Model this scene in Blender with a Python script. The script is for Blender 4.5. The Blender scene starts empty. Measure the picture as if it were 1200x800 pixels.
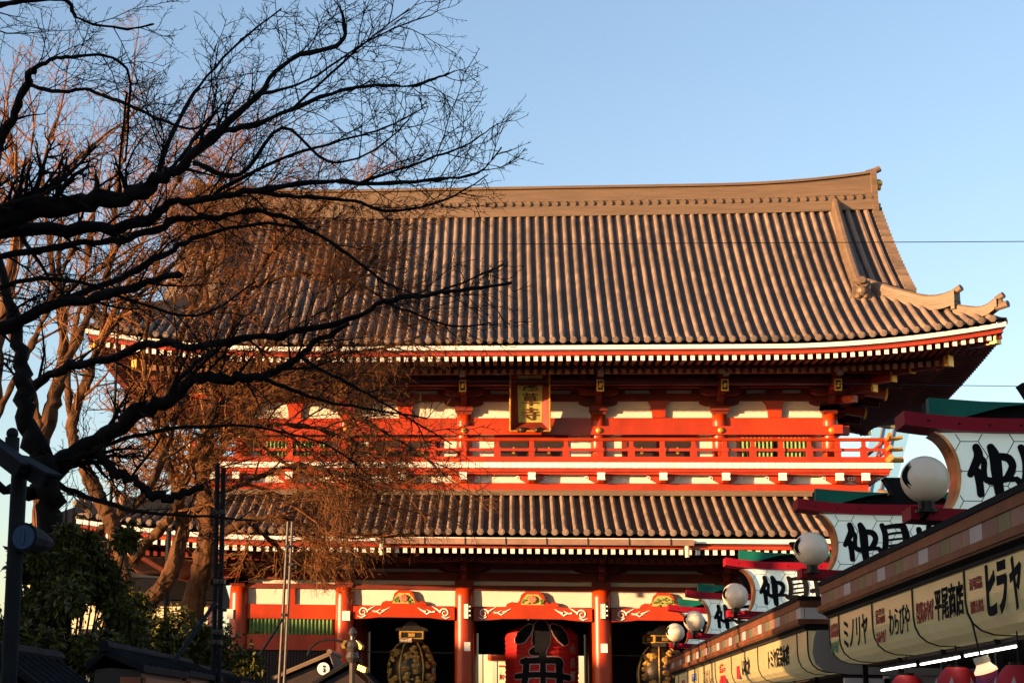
import bpy, math, random
from mathutils import Vector, Matrix
R = math.radians
random.seed(7)
S = bpy.context.scene
COL = S.collection

# ------------------------------------------------------------------ camera, sky, sun, exposure
F, YAW, PITCH, ROLL = 2117.4, -0.1246, 0.2117, 0.0195
PX, PY = 600 - 257.96, 400 - 5.26            # principal point of the photograph, in its own 1200 x 800 pixels
CAM = Vector((0, 0, 1.6))
FW = Vector((math.sin(YAW) * math.cos(PITCH), math.cos(YAW) * math.cos(PITCH), math.sin(PITCH)))
_r = Vector((math.cos(YAW), -math.sin(YAW), 0)); _u = _r.cross(FW)
RT = math.cos(ROLL) * _r + math.sin(ROLL) * _u
UP = -math.sin(ROLL) * _r + math.cos(ROLL) * _u
cam = bpy.data.cameras.new('camera'); cam_o = bpy.data.objects.new('camera', cam); COL.objects.link(cam_o)
cam.sensor_fit = 'HORIZONTAL'; cam.sensor_width = 36; cam.lens = F * 36 / 1200
cam.shift_x = (600 - PX) / 1200; cam.shift_y = -(400 - PY) / 1200
cam.clip_start = 0.1; cam.clip_end = 6000
cam_o.matrix_world = Matrix(((RT.x, UP.x, -FW.x, 0), (RT.y, UP.y, -FW.y, 0), (RT.z, UP.z, -FW.z, 1.6), (0, 0, 0, 1)))
S.camera = cam_o

SUN_EL, SUN_AZ = 5.4, 240.0                  # azimuth clockwise from +Y (the street's direction)
w = bpy.data.worlds.new('World'); S.world = w; w.use_nodes = True
nt = w.node_tree; nt.nodes.clear()
sky = nt.nodes.new('ShaderNodeTexSky'); sky.sky_type = 'NISHITA'; sky.sun_disc = False
sky.sun_elevation = R(SUN_EL); sky.sun_rotation = R(SUN_AZ); sky.air_density = 1.0; sky.dust_density = 0.9; sky.ozone_density = 1.75
bg = nt.nodes.new('ShaderNodeBackground'); bg.inputs[1].default_value = 0.13
out = nt.nodes.new('ShaderNodeOutputWorld')
tint = nt.nodes.new('ShaderNodeMix'); tint.data_type = 'RGBA'; tint.blend_type = 'MULTIPLY'; tint.inputs[0].default_value = 1; tint.inputs[7].default_value = (1.09, 0.99, 1.03, 1)   # white balance of the sky
nt.links.new(sky.outputs[0], tint.inputs[6]); nt.links.new(tint.outputs[2], bg.inputs[0]); nt.links.new(bg.outputs[0], out.inputs[0])
sl = bpy.data.lights.new('sun', 'SUN'); sl.energy = 4.8; sl.angle = R(0.5); sl.color = (1.0, 0.60, 0.29)
sun = bpy.data.objects.new('sun', sl); COL.objects.link(sun)
sd = Vector((math.sin(R(SUN_AZ)) * math.cos(R(SUN_EL)), math.cos(R(SUN_AZ)) * math.cos(R(SUN_EL)), math.sin(R(SUN_EL))))
sun.rotation_euler = sd.to_track_quat('Z', 'Y').to_euler()
S.view_settings.view_transform = 'Standard'; S.view_settings.look = 'None'; S.view_settings.gamma = 1
S.view_settings.use_curve_mapping = False; S.view_settings.exposure = 1.74
S.cycles.use_denoising = True
S.cycles.max_bounces = 6

def at(x, y, Y):
    """photograph pixel -> point at depth Y along the street"""
    d = FW + RT * ((x - PX) / F) - UP * ((y - PY) / F)
    return CAM + d * (Y / d.y)

# ------------------------------------------------------------------ materials
def mat(name, col, rough=0.6, metal=0.0, noise=0.12, scale=3.0, bump=0.0, bscale=30.0, stretch=(1, 1, 1), spec=0.4, emit=None, estr=0, stain=0.0):
    m = bpy.data.materials.new(name); m.use_nodes = True
    n = m.node_tree; b = n.nodes['Principled BSDF']
    b.inputs['Roughness'].default_value = rough; b.inputs['Metallic'].default_value = metal
    b.inputs['Specular IOR Level'].default_value = spec
    tc = n.nodes.new('ShaderNodeTexCoord'); mp = n.nodes.new('ShaderNodeMapping'); mp.inputs['Scale'].default_value = stretch
    n.links.new(tc.outputs['Object'], mp.inputs[0])
    nz = n.nodes.new('ShaderNodeTexNoise'); nz.inputs['Scale'].default_value = scale; nz.inputs['Detail'].default_value = 6
    n.links.new(mp.outputs[0], nz.inputs['Vector'])
    rp = n.nodes.new('ShaderNodeValToRGB')
    lo = [c * (1 - noise * 1.6) for c in col]; hi = [min(1, c * (1 + noise)) for c in col]
    rp.color_ramp.elements[0].position = 0.3; rp.color_ramp.elements[1].position = 0.7
    rp.color_ramp.elements[0].color = (*lo, 1); rp.color_ramp.elements[1].color = (*hi, 1)
    n.links.new(nz.outputs[0], rp.inputs[0])
    last = rp.outputs[0]
    if stain:
        n2 = n.nodes.new('ShaderNodeTexNoise'); n2.inputs['Scale'].default_value = scale * 0.23; n2.inputs['Detail'].default_value = 8
        n.links.new(mp.outputs[0], n2.inputs['Vector'])
        r2 = n.nodes.new('ShaderNodeValToRGB'); r2.color_ramp.elements[0].position = 0.42; r2.color_ramp.elements[1].position = 0.62
        r2.color_ramp.elements[0].color = (1 - stain,) * 3 + (1,); r2.color_ramp.elements[1].color = (1, 1, 1, 1)
        n.links.new(n2.outputs[0], r2.inputs[0])
        mx = n.nodes.new('ShaderNodeMix'); mx.data_type = 'RGBA'; mx.blend_type = 'MULTIPLY'; mx.inputs[0].default_value = 1
        n.links.new(last, mx.inputs[6]); n.links.new(r2.outputs[0], mx.inputs[7]); last = mx.outputs[2]
    n.links.new(last, b.inputs['Base Color'])
    if bump:
        nb = n.nodes.new('ShaderNodeTexNoise'); nb.inputs['Scale'].default_value = bscale; nb.inputs['Detail'].default_value = 4
        n.links.new(mp.outputs[0], nb.inputs['Vector'])
        bp = n.nodes.new('ShaderNodeBump'); bp.inputs['Strength'].default_value = bump; bp.inputs['Distance'].default_value = 0.02
        n.links.new(nb.outputs[0], bp.inputs['Height']); n.links.new(bp.outputs[0], b.inputs['Normal'])
    if emit:
        b.inputs['Emission Color'].default_value = (*emit, 1); b.inputs['Emission Strength'].default_value = estr
    return m

def tile_mat(name, col, axis_scale, noise):
    """grey roof tile with overlapping courses (dark joint lines across the slope) and tile-to-tile variation"""
    m = mat(name, col, 0.55, 0.0, noise, 2.2, 0.12, 25, stain=0.25)
    n = m.node_tree; b = n.nodes['Principled BSDF']
    gi = n.nodes.new('ShaderNodeNewGeometry'); rp = n.nodes.new('ShaderNodeValToRGB'); mx = n.nodes.new('ShaderNodeMix'); mx.data_type = 'RGBA'; mx.blend_type = 'MULTIPLY'; mx.inputs[0].default_value = 1
    rp.color_ramp.elements[0].color = (.72, .72, .74, 1); rp.color_ramp.elements[1].color = (1.12, 1.08, 1.05, 1)
    n.links.new(gi.outputs['Random Per Island'], rp.inputs[0]); src_ = b.inputs['Base Color'].links[0].from_socket
    n.links.new(src_, mx.inputs[6]); n.links.new(rp.outputs[0], mx.inputs[7]); n.links.new(mx.outputs[2], b.inputs['Base Color'])
    tc = n.nodes.new('ShaderNodeTexCoord')
    wv = n.nodes.new('ShaderNodeTexWave'); wv.wave_type = 'BANDS'; wv.bands_direction = 'Y'; wv.wave_profile = 'SAW'
    wv.inputs['Scale'].default_value = axis_scale; wv.inputs['Distortion'].default_value = 0.0
    n.links.new(tc.outputs['Object'], wv.inputs['Vector'])
    bp = n.nodes.new('ShaderNodeBump'); bp.inputs['Strength'].default_value = 0.5; bp.inputs['Distance'].default_value = 0.03
    n.links.new(wv.outputs[1], bp.inputs['Height'])
    old = [l for l in n.links if l.to_node == b and l.to_socket.name == 'Normal']
    if old: n.links.new(old[0].from_socket, bp.inputs['Normal'])
    n.links.new(bp.outputs[0], b.inputs['Normal'])
    return m

def leaf_mat(name, c1, c2, rough=0.4):
    m = mat(name, c1, rough, 0, 0.3, 4, spec=0.18)
    n = m.node_tree; b = n.nodes['Principled BSDF']
    gi = n.nodes.new('ShaderNodeNewGeometry'); rp = n.nodes.new('ShaderNodeValToRGB')
    rp.color_ramp.elements[0].color = (*c1, 1); rp.color_ramp.elements[1].color = (*c2, 1)
    n.links.new(gi.outputs['Random Per Island'], rp.inputs[0]); n.links.new(rp.outputs[0], b.inputs['Base Color'])
    return m

M = {}
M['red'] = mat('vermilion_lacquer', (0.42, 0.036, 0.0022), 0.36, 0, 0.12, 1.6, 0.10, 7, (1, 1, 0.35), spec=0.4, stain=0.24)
M['darkred'] = mat('aged_vermilion', (0.16, 0.014, 0.004), 0.6, 0, 0.2, 2.0, 0.08, 10, stain=0.2)  # vermilion darkened in its base colour to stand in for shade under the eaves
M['soffit'] = mat('dark_soffit', (0.07, 0.009, 0.005), 0.7, 0, 0.2, 2.0)  # eave shade put into the colour: darker than the paint itself
M['plaster'] = mat('cream_plaster', (0.66, 0.60, 0.52), 0.85, 0, 0.04, 1.2, 0.06, 12, stain=0.10)
M['white'] = mat('white_paint', (0.77, 0.75, 0.70), 0.6, 0, 0.05, 4.0, stain=0.08)
M['tile'] = tile_mat('roof_tile', (0.225, 0.158, 0.110), 9.0, 0.12)
M['agedtip'] = mat('weathered_rafter_tip', (0.20, 0.11, 0.07), 0.8, 0, 0.2, 5)  # white tips given a brown base colour in place of eave shade
M['tileflat'] = tile_mat('roof_valley_tile', (0.055, 0.042, 0.036), 9.0, 0.25)  # shadow between the cover tiles painted in as a darker tile colour
M['ridge'] = mat('ridge_tile', (0.15, 0.097, 0.058), 0.55, 0, 0.15, 3, 0.2, 20, (0.3, 1, 6), stain=0.15)
M['gold'] = mat('gilt_metal', (0.80, 0.44, 0.09), 0.38, 0.65, 0.2, 12, 0.2, 25)
M['goldflat'] = mat('gold_leaf_panel', (0.48, 0.40, 0.11), 0.45, 0.25, 0.15, 9, 0.1, 40)
M['goldchar'] = mat('raised_bronze_characters', (0.10, 0.035, 0.008), 0.6, 0.3, 0.15, 12)
M['greenslat'] = mat('green_lattice_paint', (0.11, 0.20, 0.06), 0.6, 0, 0.2, 6)
M['darkdoor'] = mat('dark_door', (0.022, 0.011, 0.008), 0.5, 0, 0.2, 5)
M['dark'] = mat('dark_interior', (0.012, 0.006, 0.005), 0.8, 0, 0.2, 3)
M['copper'] = mat('copper_gutter', (0.36, 0.20, 0.13), 0.45, 0.35, 0.12, 3, stain=0.2)
M['black'] = mat('black_lacquer', (0.008, 0.007, 0.008), 0.3, 0, 0.2, 5, spec=0.12)
M['ink'] = mat('black_lettering', (0.006, 0.006, 0.008), 0.85, 0, 0.1, 5, spec=0.1)
M['bronze'] = mat('dark_bronze', (0.045, 0.032, 0.022), 0.35, 0.6, 0.3, 6, 0.15, 20)
M['brass'] = mat('gold_relief', (0.55, 0.33, 0.09), 0.45, 0.6, 0.35, 7, 0.4, 14)
M['lanternred'] = mat('lantern_red_paper', (0.43, 0.012, 0.010), 0.55, 0, 0.08, 3, 0.25, 6, (0.1, 0.1, 8))
M['outline'] = mat('pale_outline', (0.40, 0.24, 0.22), 0.6, 0, 0.1, 5)
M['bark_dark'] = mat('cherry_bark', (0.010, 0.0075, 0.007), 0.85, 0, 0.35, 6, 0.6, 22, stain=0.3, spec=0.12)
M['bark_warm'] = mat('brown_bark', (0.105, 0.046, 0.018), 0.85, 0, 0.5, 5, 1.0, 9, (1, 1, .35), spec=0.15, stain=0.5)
M['twig_warm'] = mat('brown_twigs', (0.17, 0.068, 0.022), 0.8, 0, 0.3, 3, spec=0.15)
M['leaf'] = leaf_mat('evergreen_leaf', (0.016, 0.022, 0.005), (0.115, 0.10, 0.02))
M['signred'] = mat('red_signboard_beam', (0.25, 0.005, 0.016), 0.5, 0, 0.12, 2, 0.03, 10, stain=0.12, spec=0.12)
M['signgreen'] = mat('green_signboard_roof', (0.006, 0.115, 0.08), 0.5, 0, 0.12, 2, stain=0.12, spec=0.12)
M['signglass'] = mat('milk_glass_panel', (0.62, 0.69, 0.63), 0.35, 0, 0.04, 2, stain=0.06, emit=(0.80, 0.95, 0.86), estr=0.08)
M['hexline'] = mat('lead_line', (0.10, 0.12, 0.12), 0.5, 0, 0.1, 5)
M['coppertrim'] = mat('polished_copper_trim', (0.45, 0.18, 0.07), 0.3, 0.85, 0.3, 5, 0.15, 8)
M['coppershop'] = mat('brown_copper_fascia', (0.17, 0.055, 0.024), 0.45, 0.3, 0.25, 2, 0.1, 10, stain=0.2, spec=0.15)
M['roofcap'] = mat('black_roof_edge', (0.006, 0.006, 0.007), 0.8, 0, 0.2, 4, spec=0.12)
M['globe'] = mat('opal_globe', (0.80, 0.63, 0.45), 0.28, 0, 0.03, 3, spec=0.5)
M['box'] = mat('cream_lightbox', (0.42, 0.34, 0.16), 0.25, 0, 0.06, 1.5, spec=0.5, stain=0.12, emit=(0.95, 0.8, 0.4), estr=0.03)
M['grey'] = mat('grey_metal_panel', (0.20, 0.18, 0.165), 0.5, 0.2, 0.06, 1.5, stain=0.1)
M['palegrey'] = mat('pale_metal_band', (0.40, 0.38, 0.37), 0.45, 0.2, 0.06, 2)
M['signtextred'] = mat('red_lettering', (0.25, 0.008, 0.01), 0.5, 0, 0.1, 5)
M['signtextblue'] = mat('blue_lettering', (0.02, 0.07, 0.30), 0.5, 0, 0.1, 5)
M['signtextgreen'] = mat('green_lettering', (0.02, 0.16, 0.07), 0.5, 0, 0.1, 5)
M['steel'] = mat('dark_steel', (0.010, 0.010, 0.012), 0.7, 0.0, 0.2, 8, spec=0.12)
M['pole'] = mat('scaffold_steel', (0.055, 0.042, 0.034), 0.4, 0.2, 0.25, 8)
M['tube'] = mat('fluorescent_tube', (0.9, 0.9, 0.85), 0.4, 0, 0.02, 3, emit=(1, 0.95, 0.82), estr=3.2)
M['kiosk_roof'] = mat('dark_slate_roof', (0.009, 0.0085, 0.010), 0.75, 0, 0.25, 4, 0.3, 14, spec=0.12)
M['kiosk_wood'] = mat('orange_board', (0.30, 0.08, 0.022), 0.6, 0, 0.2, 4, 0.1, 12, (1, 1, 6))
M['bluegrey'] = mat('speaker_blue_grey', (0.035, 0.06, 0.11), 0.5, 0, 0.1, 5, spec=0.12)
M['yellowwood'] = mat('yellow_painted_wood', (0.36, 0.24, 0.04), 0.6, 0, 0.2, 6)
M['redcloth'] = mat('red_lantern_cloth', (0.42, 0.008, 0.015), 0.7, 0, 0.1, 4)
M['petal'] = mat('lotus_petal_print', (0.42, 0.30, 0.30), 0.7, 0, 0.15, 10)
M['concrete'] = mat('concrete_render', (0.34, 0.32, 0.29), 0.85, 0, 0.1, 0.6, 0.1, 10, stain=0.15)
M['asphalt'] = mat('asphalt', (0.05, 0.05, 0.052), 0.9, 0, 0.2, 1.5, 0.3, 60)
M['paving'] = mat('stone_paving', (0.12, 0.115, 0.105), 0.8, 0, 0.15, 1.2, 0.2, 20)
M['palewall'] = mat('cream_wall', (0.70, 0.60, 0.42), 0.8, 0, 0.06, 0.8, stain=0.1)
M['towerpale'] = mat('pale_cladding', (0.15, 0.36, 0.62), 0.6, 0, 0.03, 0.05)
M['cable'] = mat('black_cable', (0.01, 0.01, 0.012), 0.6, 0, 0.1, 5)
M['carvegreen'] = mat('carved_leaf_paint', (0.12, 0.19, 0.03), 0.6, 0, 0.4, 10)
M['carvepink'] = mat('carved_peony_paint', (0.70, 0.16, 0.10), 0.6, 0, 0.35, 12)
M['purple'] = mat('purple_cloth', (0.12, 0.015, 0.10), 0.7, 0, 0.3, 8)

# ------------------------------------------------------------------ mesh building
class MB:
    def __init__(s): s.v = []; s.f = []; s.m = []; s.cur = 0
    def add(s, vs, fs):
        o = len(s.v); s.v += [tuple(p) for p in vs]; s.f += [tuple(i + o for i in f) for f in fs]; s.m += [s.cur] * len(fs)
    def box(s, c, d, rz=0.0):
        hx, hy, hz = d[0] / 2, d[1] / 2, d[2] / 2; cs, sn = math.cos(rz), math.sin(rz); vs = []
        for z in (-hz, hz):
            for x, y in ((-hx, -hy), (hx, -hy), (hx, hy), (-hx, hy)):
                vs.append((c[0] + cs * x - sn * y, c[1] + sn * x + cs * y, c[2] + z))
        s.add(vs, [(3, 2, 1, 0), (4, 5, 6, 7), (0, 1, 5, 4), (1, 2, 6, 5), (2, 3, 7, 6), (3, 0, 4, 7)])
    def bx(s, x0, x1, y0, y1, z0, z1): s.box(((x0 + x1) / 2, (y0 + y1) / 2, (z0 + z1) / 2), (abs(x1 - x0), abs(y1 - y0), abs(z1 - z0)))
    def beam(s, p, q, wd, h, up=(0, 0, 1)):
        p, q = Vector(p), Vector(q); d = (q - p).normalized(); r = d.cross(Vector(up))
        if r.length < 1e-5: r = Vector((1, 0, 0))
        r.normalize(); u = r.cross(d); vs = []
        for e in (p, q):
            for a, b in ((-1, -1), (1, -1), (1, 1), (-1, 1)): vs.append(e + r * (a * wd / 2) + u * (b * h / 2))
        s.add(vs, [(3, 2, 1, 0), (4, 5, 6, 7), (0, 1, 5, 4), (1, 2, 6, 5), (2, 3, 7, 6), (3, 0, 4, 7)])
    def tube(s, pts, rad, n=6, cap=True):
        pts = [Vector(p) for p in pts]; k = len(pts)
        if not hasattr(rad, '__len__'): rad = [rad] * k
        vs = []; ref = None
        for i, p in enumerate(pts):
            d = (pts[min(i + 1, k - 1)] - pts[max(i - 1, 0)])
            if d.length < 1e-9: d = Vector((0, 0, 1))
            d.normalize()
            if ref is None:
                ref = d.cross(Vector((0, 0, 1)))
                if ref.length < 1e-3: ref = d.cross(Vector((1, 0, 0)))
            ref = ref - d * ref.dot(d)
            if ref.length < 1e-6: ref = d.orthogonal()
            ref.normalize(); b = d.cross(ref)
            for j in range(n):
                a = 2 * math.pi * j / n; vs.append(p + (ref * math.cos(a) + b * math.sin(a)) * rad[i])
        fs = [(i * n + j, i * n + (j + 1) % n, (i + 1) * n + (j + 1) % n, (i + 1) * n + j) for i in range(k - 1) for j in range(n)]
        if cap: fs += [tuple(range(n - 1, -1, -1)), tuple((k - 1) * n + j for j in range(n))]
        s.add(vs, fs)
    def lathe(s, prof, c=(0, 0, 0), n=24, M4=None):
        vs = []
        for r, z in prof:
            for j in range(n):
                a = 2 * math.pi * j / n; p = Vector((r * math.cos(a), r * math.sin(a), z))
                if M4: p = M4 @ p
                vs.append(p + Vector(c))
        k = len(prof)
        fs = [(i * n + j, i * n + (j + 1) % n, (i + 1) * n + (j + 1) % n, (i + 1) * n + j) for i in range(k - 1) for j in range(n)]
        fs += [tuple(range(n - 1, -1, -1)), tuple((k - 1) * n + j for j in range(n))]
        s.add(vs, fs)
    def prism(s, poly, fn, d0, d1):
        """poly in 2-D, fn(u, v, d) -> point; extruded from d0 to d1"""
        n = len(poly); vs = [fn(u, v, d0) for u, v in poly] + [fn(u, v, d1) for u, v in poly]
        s.add(vs, [tuple(range(n - 1, -1, -1)), tuple(range(n, 2 * n))] + [(i, (i + 1) % n, n + (i + 1) % n, n + i) for i in range(n)])
    def ball(s, c, r, n=16, sc=(1, 1, 1)):
        k = n // 2; prof = [(max(1e-4, r * math.sin(math.pi * i / k)), -r * math.cos(math.pi * i / k)) for i in range(k + 1)]
        s.lathe(prof, c, n, Matrix.Diagonal((*sc, 1)))
    def build(s, name, m, parent=None, smooth=False, loc=None):
        me = bpy.data.meshes.new(name); me.from_pydata(s.v, [], s.f)
        ms = m if isinstance(m, (list, tuple)) else [m]
        for x in ms: me.materials.append(M[x])
        if len(ms) > 1: me.polygons.foreach_set('material_index', s.m)
        if smooth: me.polygons.foreach_set('use_smooth', [True] * len(me.polygons))
        me.update(); o = bpy.data.objects.new(name, me); COL.objects.link(o)
        if parent: o.parent = parent
        if loc: o.location = loc
        return o

def tag(o, label=None, cat=None, group=None, kind=None):
    if label: o['label'] = label
    if cat: o['category'] = cat
    if group: o['group'] = group
    if kind: o['kind'] = kind
    return o
def thing(name, label, cat, loc=(0, 0, 0), rz=0, group=None):
    o = bpy.data.objects.new(name, None); COL.objects.link(o); o.location = loc; o.rotation_euler = (0, 0, rz); o.empty_display_size = 0.3
    return tag(o, label, cat, group)
def copy_tree(o, parent=None):
    c = o.copy(); COL.objects.link(c); c.parent = parent
    for ch in o.children: copy_tree(ch, c)
    return c

def text_mesh(body, fn, width, height, depth=0.012, bold=0.02):
    """characters fitted into width x height (centred), fn(u, v, d) -> point"""
    c = bpy.data.curves.new('lettering', 'FONT'); c.body = body; c.size = 1; c.offset = bold; c.resolution_u = 3
    c.extrude = 0.01
    o = bpy.data.objects.new('lettering', c); COL.objects.link(o)
    me = bpy.data.meshes.new_from_object(o.evaluated_get(bpy.context.evaluated_depsgraph_get()))
    bpy.data.objects.remove(o); bpy.data.curves.remove(c)
    xs = [v.co.x for v in me.vertices]; ys = [v.co.y for v in me.vertices]
    x0, x1, y0, y1 = min(xs), max(xs), min(ys), max(ys)
    vs = [fn(((v.co.x - x0) / (x1 - x0) - .5) * width, ((v.co.y - y0) / (y1 - y0) - .5) * height, (v.co.z + .01) / .02 * depth) for v in me.vertices]
    fs = [tuple(p.vertices) for p in me.polygons]; bpy.data.meshes.remove(me)
    return vs, fs

def stroke_poly(mb, pts, fn, d0, d1):
    """one brush stroke: a chain of (x, y, width) with round ends, as a flat prism"""
    P = [Vector((p[0], p[1])) for p in pts]; Wd = [p[2] / 2 for p in pts]
    # smooth by Catmull-Rom
    Q = []; q = []
    for i in range(len(P) - 1):
        a, b, c, d = P[max(i - 1, 0)], P[i], P[i + 1], P[min(i + 2, len(P) - 1)]
        for k in range(5):
            t = k / 5; Q.append(0.5 * ((2 * b) + (c - a) * t + (2 * a - 5 * b + 4 * c - d) * t * t + (3 * b - a - 3 * c + d) * t ** 3)); q.append(Wd[i] * (1 - t) + Wd[i + 1] * t)
    Q.append(P[-1]); q.append(Wd[-1]); L = []; Rr = []
    for i, p in enumerate(Q):
        d = (Q[min(i + 1, len(Q) - 1)] - Q[max(i - 1, 0)]).normalized(); n = Vector((-d.y, d.x))
        L.append(p + n * q[i]); Rr.append(p - n * q[i])
    d0v = (Q[1] - Q[0]).normalized(); d1v = (Q[-1] - Q[-2]).normalized()
    def arc(c, a, r): return [c + Vector((math.cos(a + math.pi * k / 6), math.sin(a + math.pi * k / 6))) * r for k in range(1, 6)]
    cap1 = arc(Q[-1], math.atan2(-d1v.x, d1v.y), q[-1]); cap0 = arc(Q[0], math.atan2(d0v.x, -d0v.y), q[0])
    n = len(Q); vs = []; fs = []
    for dd in (d0, d1): vs += [fn(p.x, p.y, dd) for p in L] + [fn(p.x, p.y, dd) for p in Rr]
    for i in range(n - 1):
        fs.append((2 * n + i, 2 * n + i + 1, 3 * n + i + 1, 3 * n + i)); fs.append((i, i + 1, 2 * n + i + 1, 2 * n + i)); fs.append((n + i, 3 * n + i, 3 * n + i + 1, n + i + 1))
    mb.add(vs, fs)
    for cap, l, r in ((cap1, L[-1], Rr[-1]), (cap0, Rr[0], L[0])):
        poly = [r] + cap + [l]; mb.add([fn(p.x, p.y, d1) for p in poly], [tuple(range(len(poly)))])
        mb.add([fn(p.x, p.y, d0) for p in poly] + [fn(p.x, p.y, d1) for p in poly], [(i, i + 1, len(poly) + i + 1, len(poly) + i) for i in range(len(poly) - 1)])

# ------------------------------------------------------------------ ground, road
def sheet(name, x0, x1, y0, y1, z, m):
    mb = MB(); mb.add([(x0, y0, z), (x1, y0, z), (x1, y1, z), (x0, y1, z)], [(0, 1, 2, 3)]); return tag(mb.build(name, m), kind='structure')
sheet('ground', -3000, 3000, -3000, 3000, 0, 'asphalt')
sheet('street', -4.9, 5.2, -40, 58, 0.004, 'paving')
sheet('forecourt', -30, 30, 58.2, 100, 0.008, 'paving')

# ------------------------------------------------------------------ the temple gate
GX, GY = 0.6313, 66.354
gate = thing('temple_gate', 'large two-storey vermilion temple gate with sweeping grey tiled roofs', 'temple gate', (GX, GY, 0))
CXS = [-10.71, -6.81, -2.45, 2.45, 6.81, 10.71]
ROWS = [0.0, 4.0, 8.0]
EO = 5.05                                    # eave overhang
HW = 10.71 + EO
DC = 4.0                                     # ridge line, centre of the depth

def lift(a, amp, start=8.0, half=HW): return amp * max(0.0, (abs(a) - start) / (half - start)) ** (2 if start > 0 else 1.35)

def prof(t, rise, a=0.72): return rise * (a * t + (1 - a) * t * t)

class RoofSide:
    """one slope of a roof: u along the eave, s = distance in from the eave"""
    def __init__(r, half, depth, z0, rise, amp, orient, a=0.72, start=8.0): r.half, r.depth, r.z0, r.rise, r.amp, r.o, r.a, r.start = half, depth, z0, rise, amp, orient, a, start
    def z(r, u, s):
        t = max(0, s / r.depth); return r.z0 + prof(t, r.rise, r.a) + lift(u, r.amp, r.start, r.half) * max(0, 1 - t * 1.1) ** 2
    def p(r, u, s, dz=0.0):
        z = r.z(u, s) + dz
        if r.o == 0: return (u, -EO + s, z)
        if r.o == 1: return (HW - s, DC + u, z)
        if r.o == 2: return (-u, 2 * DC + EO - s, z)
        return (-HW + s, DC - u, z)

def tile_slope(mb, side, ulim, smax, nrow, us, ns=12, rad=0.10, flat=True):
    """valley sheet + half-round cover tiles. ulim(s) -> half width at distance s ; smax(u) -> slope length at u"""
    if flat:
        mb.cur = 1; nu = 48; vs = []
        L = smax(0)
        for j in range(ns + 1):
            s = L * j / ns; lim = ulim(s)
            for i in range(nu + 1): vs.append(side.p(-lim + 2 * lim * i / nu, s))
        mb.add(vs, [(j * (nu + 1) + i, j * (nu + 1) + i + 1, (j + 1) * (nu + 1) + i + 1, (j + 1) * (nu + 1) + i) for j in range(ns) for i in range(nu)])
    mb.cur = 0
    for u in us:
        L = smax(u)
        if L < 0.3: continue
        k = 7; nt_ = max(1, int(round(L / TILE_L))); jr = random.Random(int(u * 1000) + side.o)
        for j in range(nt_):                   # every cover tile is a piece of its own, slightly out of line
            vs = []; s0 = -0.06 + (L + .06) * j / nt_; s1 = -0.06 + (L + .06) * (j + 1) / nt_ + .02; du = jr.uniform(-.004, .004); dz = jr.uniform(-.003, .003)
            for (s, f) in ((s0, 1.02), (s1, .97)):
                for i in range(k):
                    a = math.pi * i / (k - 1); vs.append(side.p(u + du + rad * f * .90 * math.cos(a), s, rad * f * math.sin(a) * 1.45 - 0.01 + dz))
            mb.add(vs, [(i, i + 1, k + i + 1, k + i) for i in range(k - 1)] + [tuple(range(k - 1, -1, -1))])
        # round end tile and hanging eave tile
        c = Vector(side.p(u, -0.07, 0.03)); e = Vector(side.p(u, -0.12, 0.03)); mb.tube([c, e], rad * 1.12, 10)
        e2 = Vector(side.p(u, -0.135, 0.03)); mb.tube([e, e2], rad * 0.72, 10)

# ---- upper roof
SP = 0.355; TILE_L = 0.36
NROW = [(-44 + i) * SP for i in range(89)]
Z0U, RISEU = 14.66, 7.3
up_f = RoofSide(HW, 9.05, Z0U, RISEU, 0.72, 0)
GAB, VRG, S_H = 12.2, 13.45, 3.55            # foot of the hip ridge, verge, slope length of the hip part
mb = MB()
def ul(s): return HW - s if s < S_H else GAB
def sm(u):
    u = abs(u)
    return 9.05 if u <= GAB else max(0.0, HW - u)
tile_slope(mb, up_f, ul, sm, 89, NROW)
# gable overhang strips between the descending ridge and the verge
for sg in (-1, 1):
    mb.cur = 1; vs = []; n = 10
    for j in range(n + 1):
        s = S_H + (9.05 - S_H) * j / n
        for u in (GAB - .4, VRG): vs.append(up_f.p(sg * u, s, 0.012))
    mb.add(vs, [(2 * j, 2 * j + 1, 2 * j + 3, 2 * j + 2) for j in range(n)])
    mb.cur = 0
    for u in (12.35, 12.72, 13.05):
        pts = [up_f.p(sg * u, S_H + (9.0 - S_H) * j / 12, 0.05) for j in range(13)]; mb.tube(pts, 0.105, 7)
    for j in range(26):                       # verge tiles lying across
        s = S_H + .1 + (9.0 - S_H - .1) * j / 25; z = up_f.z(VRG, s)
        mb.tube([(sg * (VRG - .18), -EO + s, z + .03), (sg * (VRG + .22), -EO + s, z + .0)], 0.11, 7)
    mb.cur = 1
    vs = []
    for j in range(n + 1):                    # rear gable overhang
        s = S_H + (9.05 - S_H) * j / n
        for u in (GAB - .4, VRG): x, y, z = up_f.p(sg * u, s, 0.012); vs.append((x, 2 * DC - y, z))
    mb.add(vs, [(2 * j, 2 * j + 1, 2 * j + 3, 2 * j + 2) for j in range(n)]); mb.cur = 0
# back slope and sides
up_b = RoofSide(HW, 9.05, Z0U, RISEU, 0.72, 2); tile_slope(mb, up_b, ul, sm, 0, NROW[::3])
HD = DC + EO
for o in (1, 3):
    sd_ = RoofSide(HD, 9.05, Z0U, RISEU, 0.72, o, start=0.0)
    tile_slope(mb, sd_, lambda s: HD - s, lambda u: min(HW - GAB + .35, HD - abs(u)), 0, [(-25 + i) * SP for i in range(51)], ns=8)
roof = mb.build('upper_roof', ['tile', 'tileflat'], gate, smooth=False)
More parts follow.
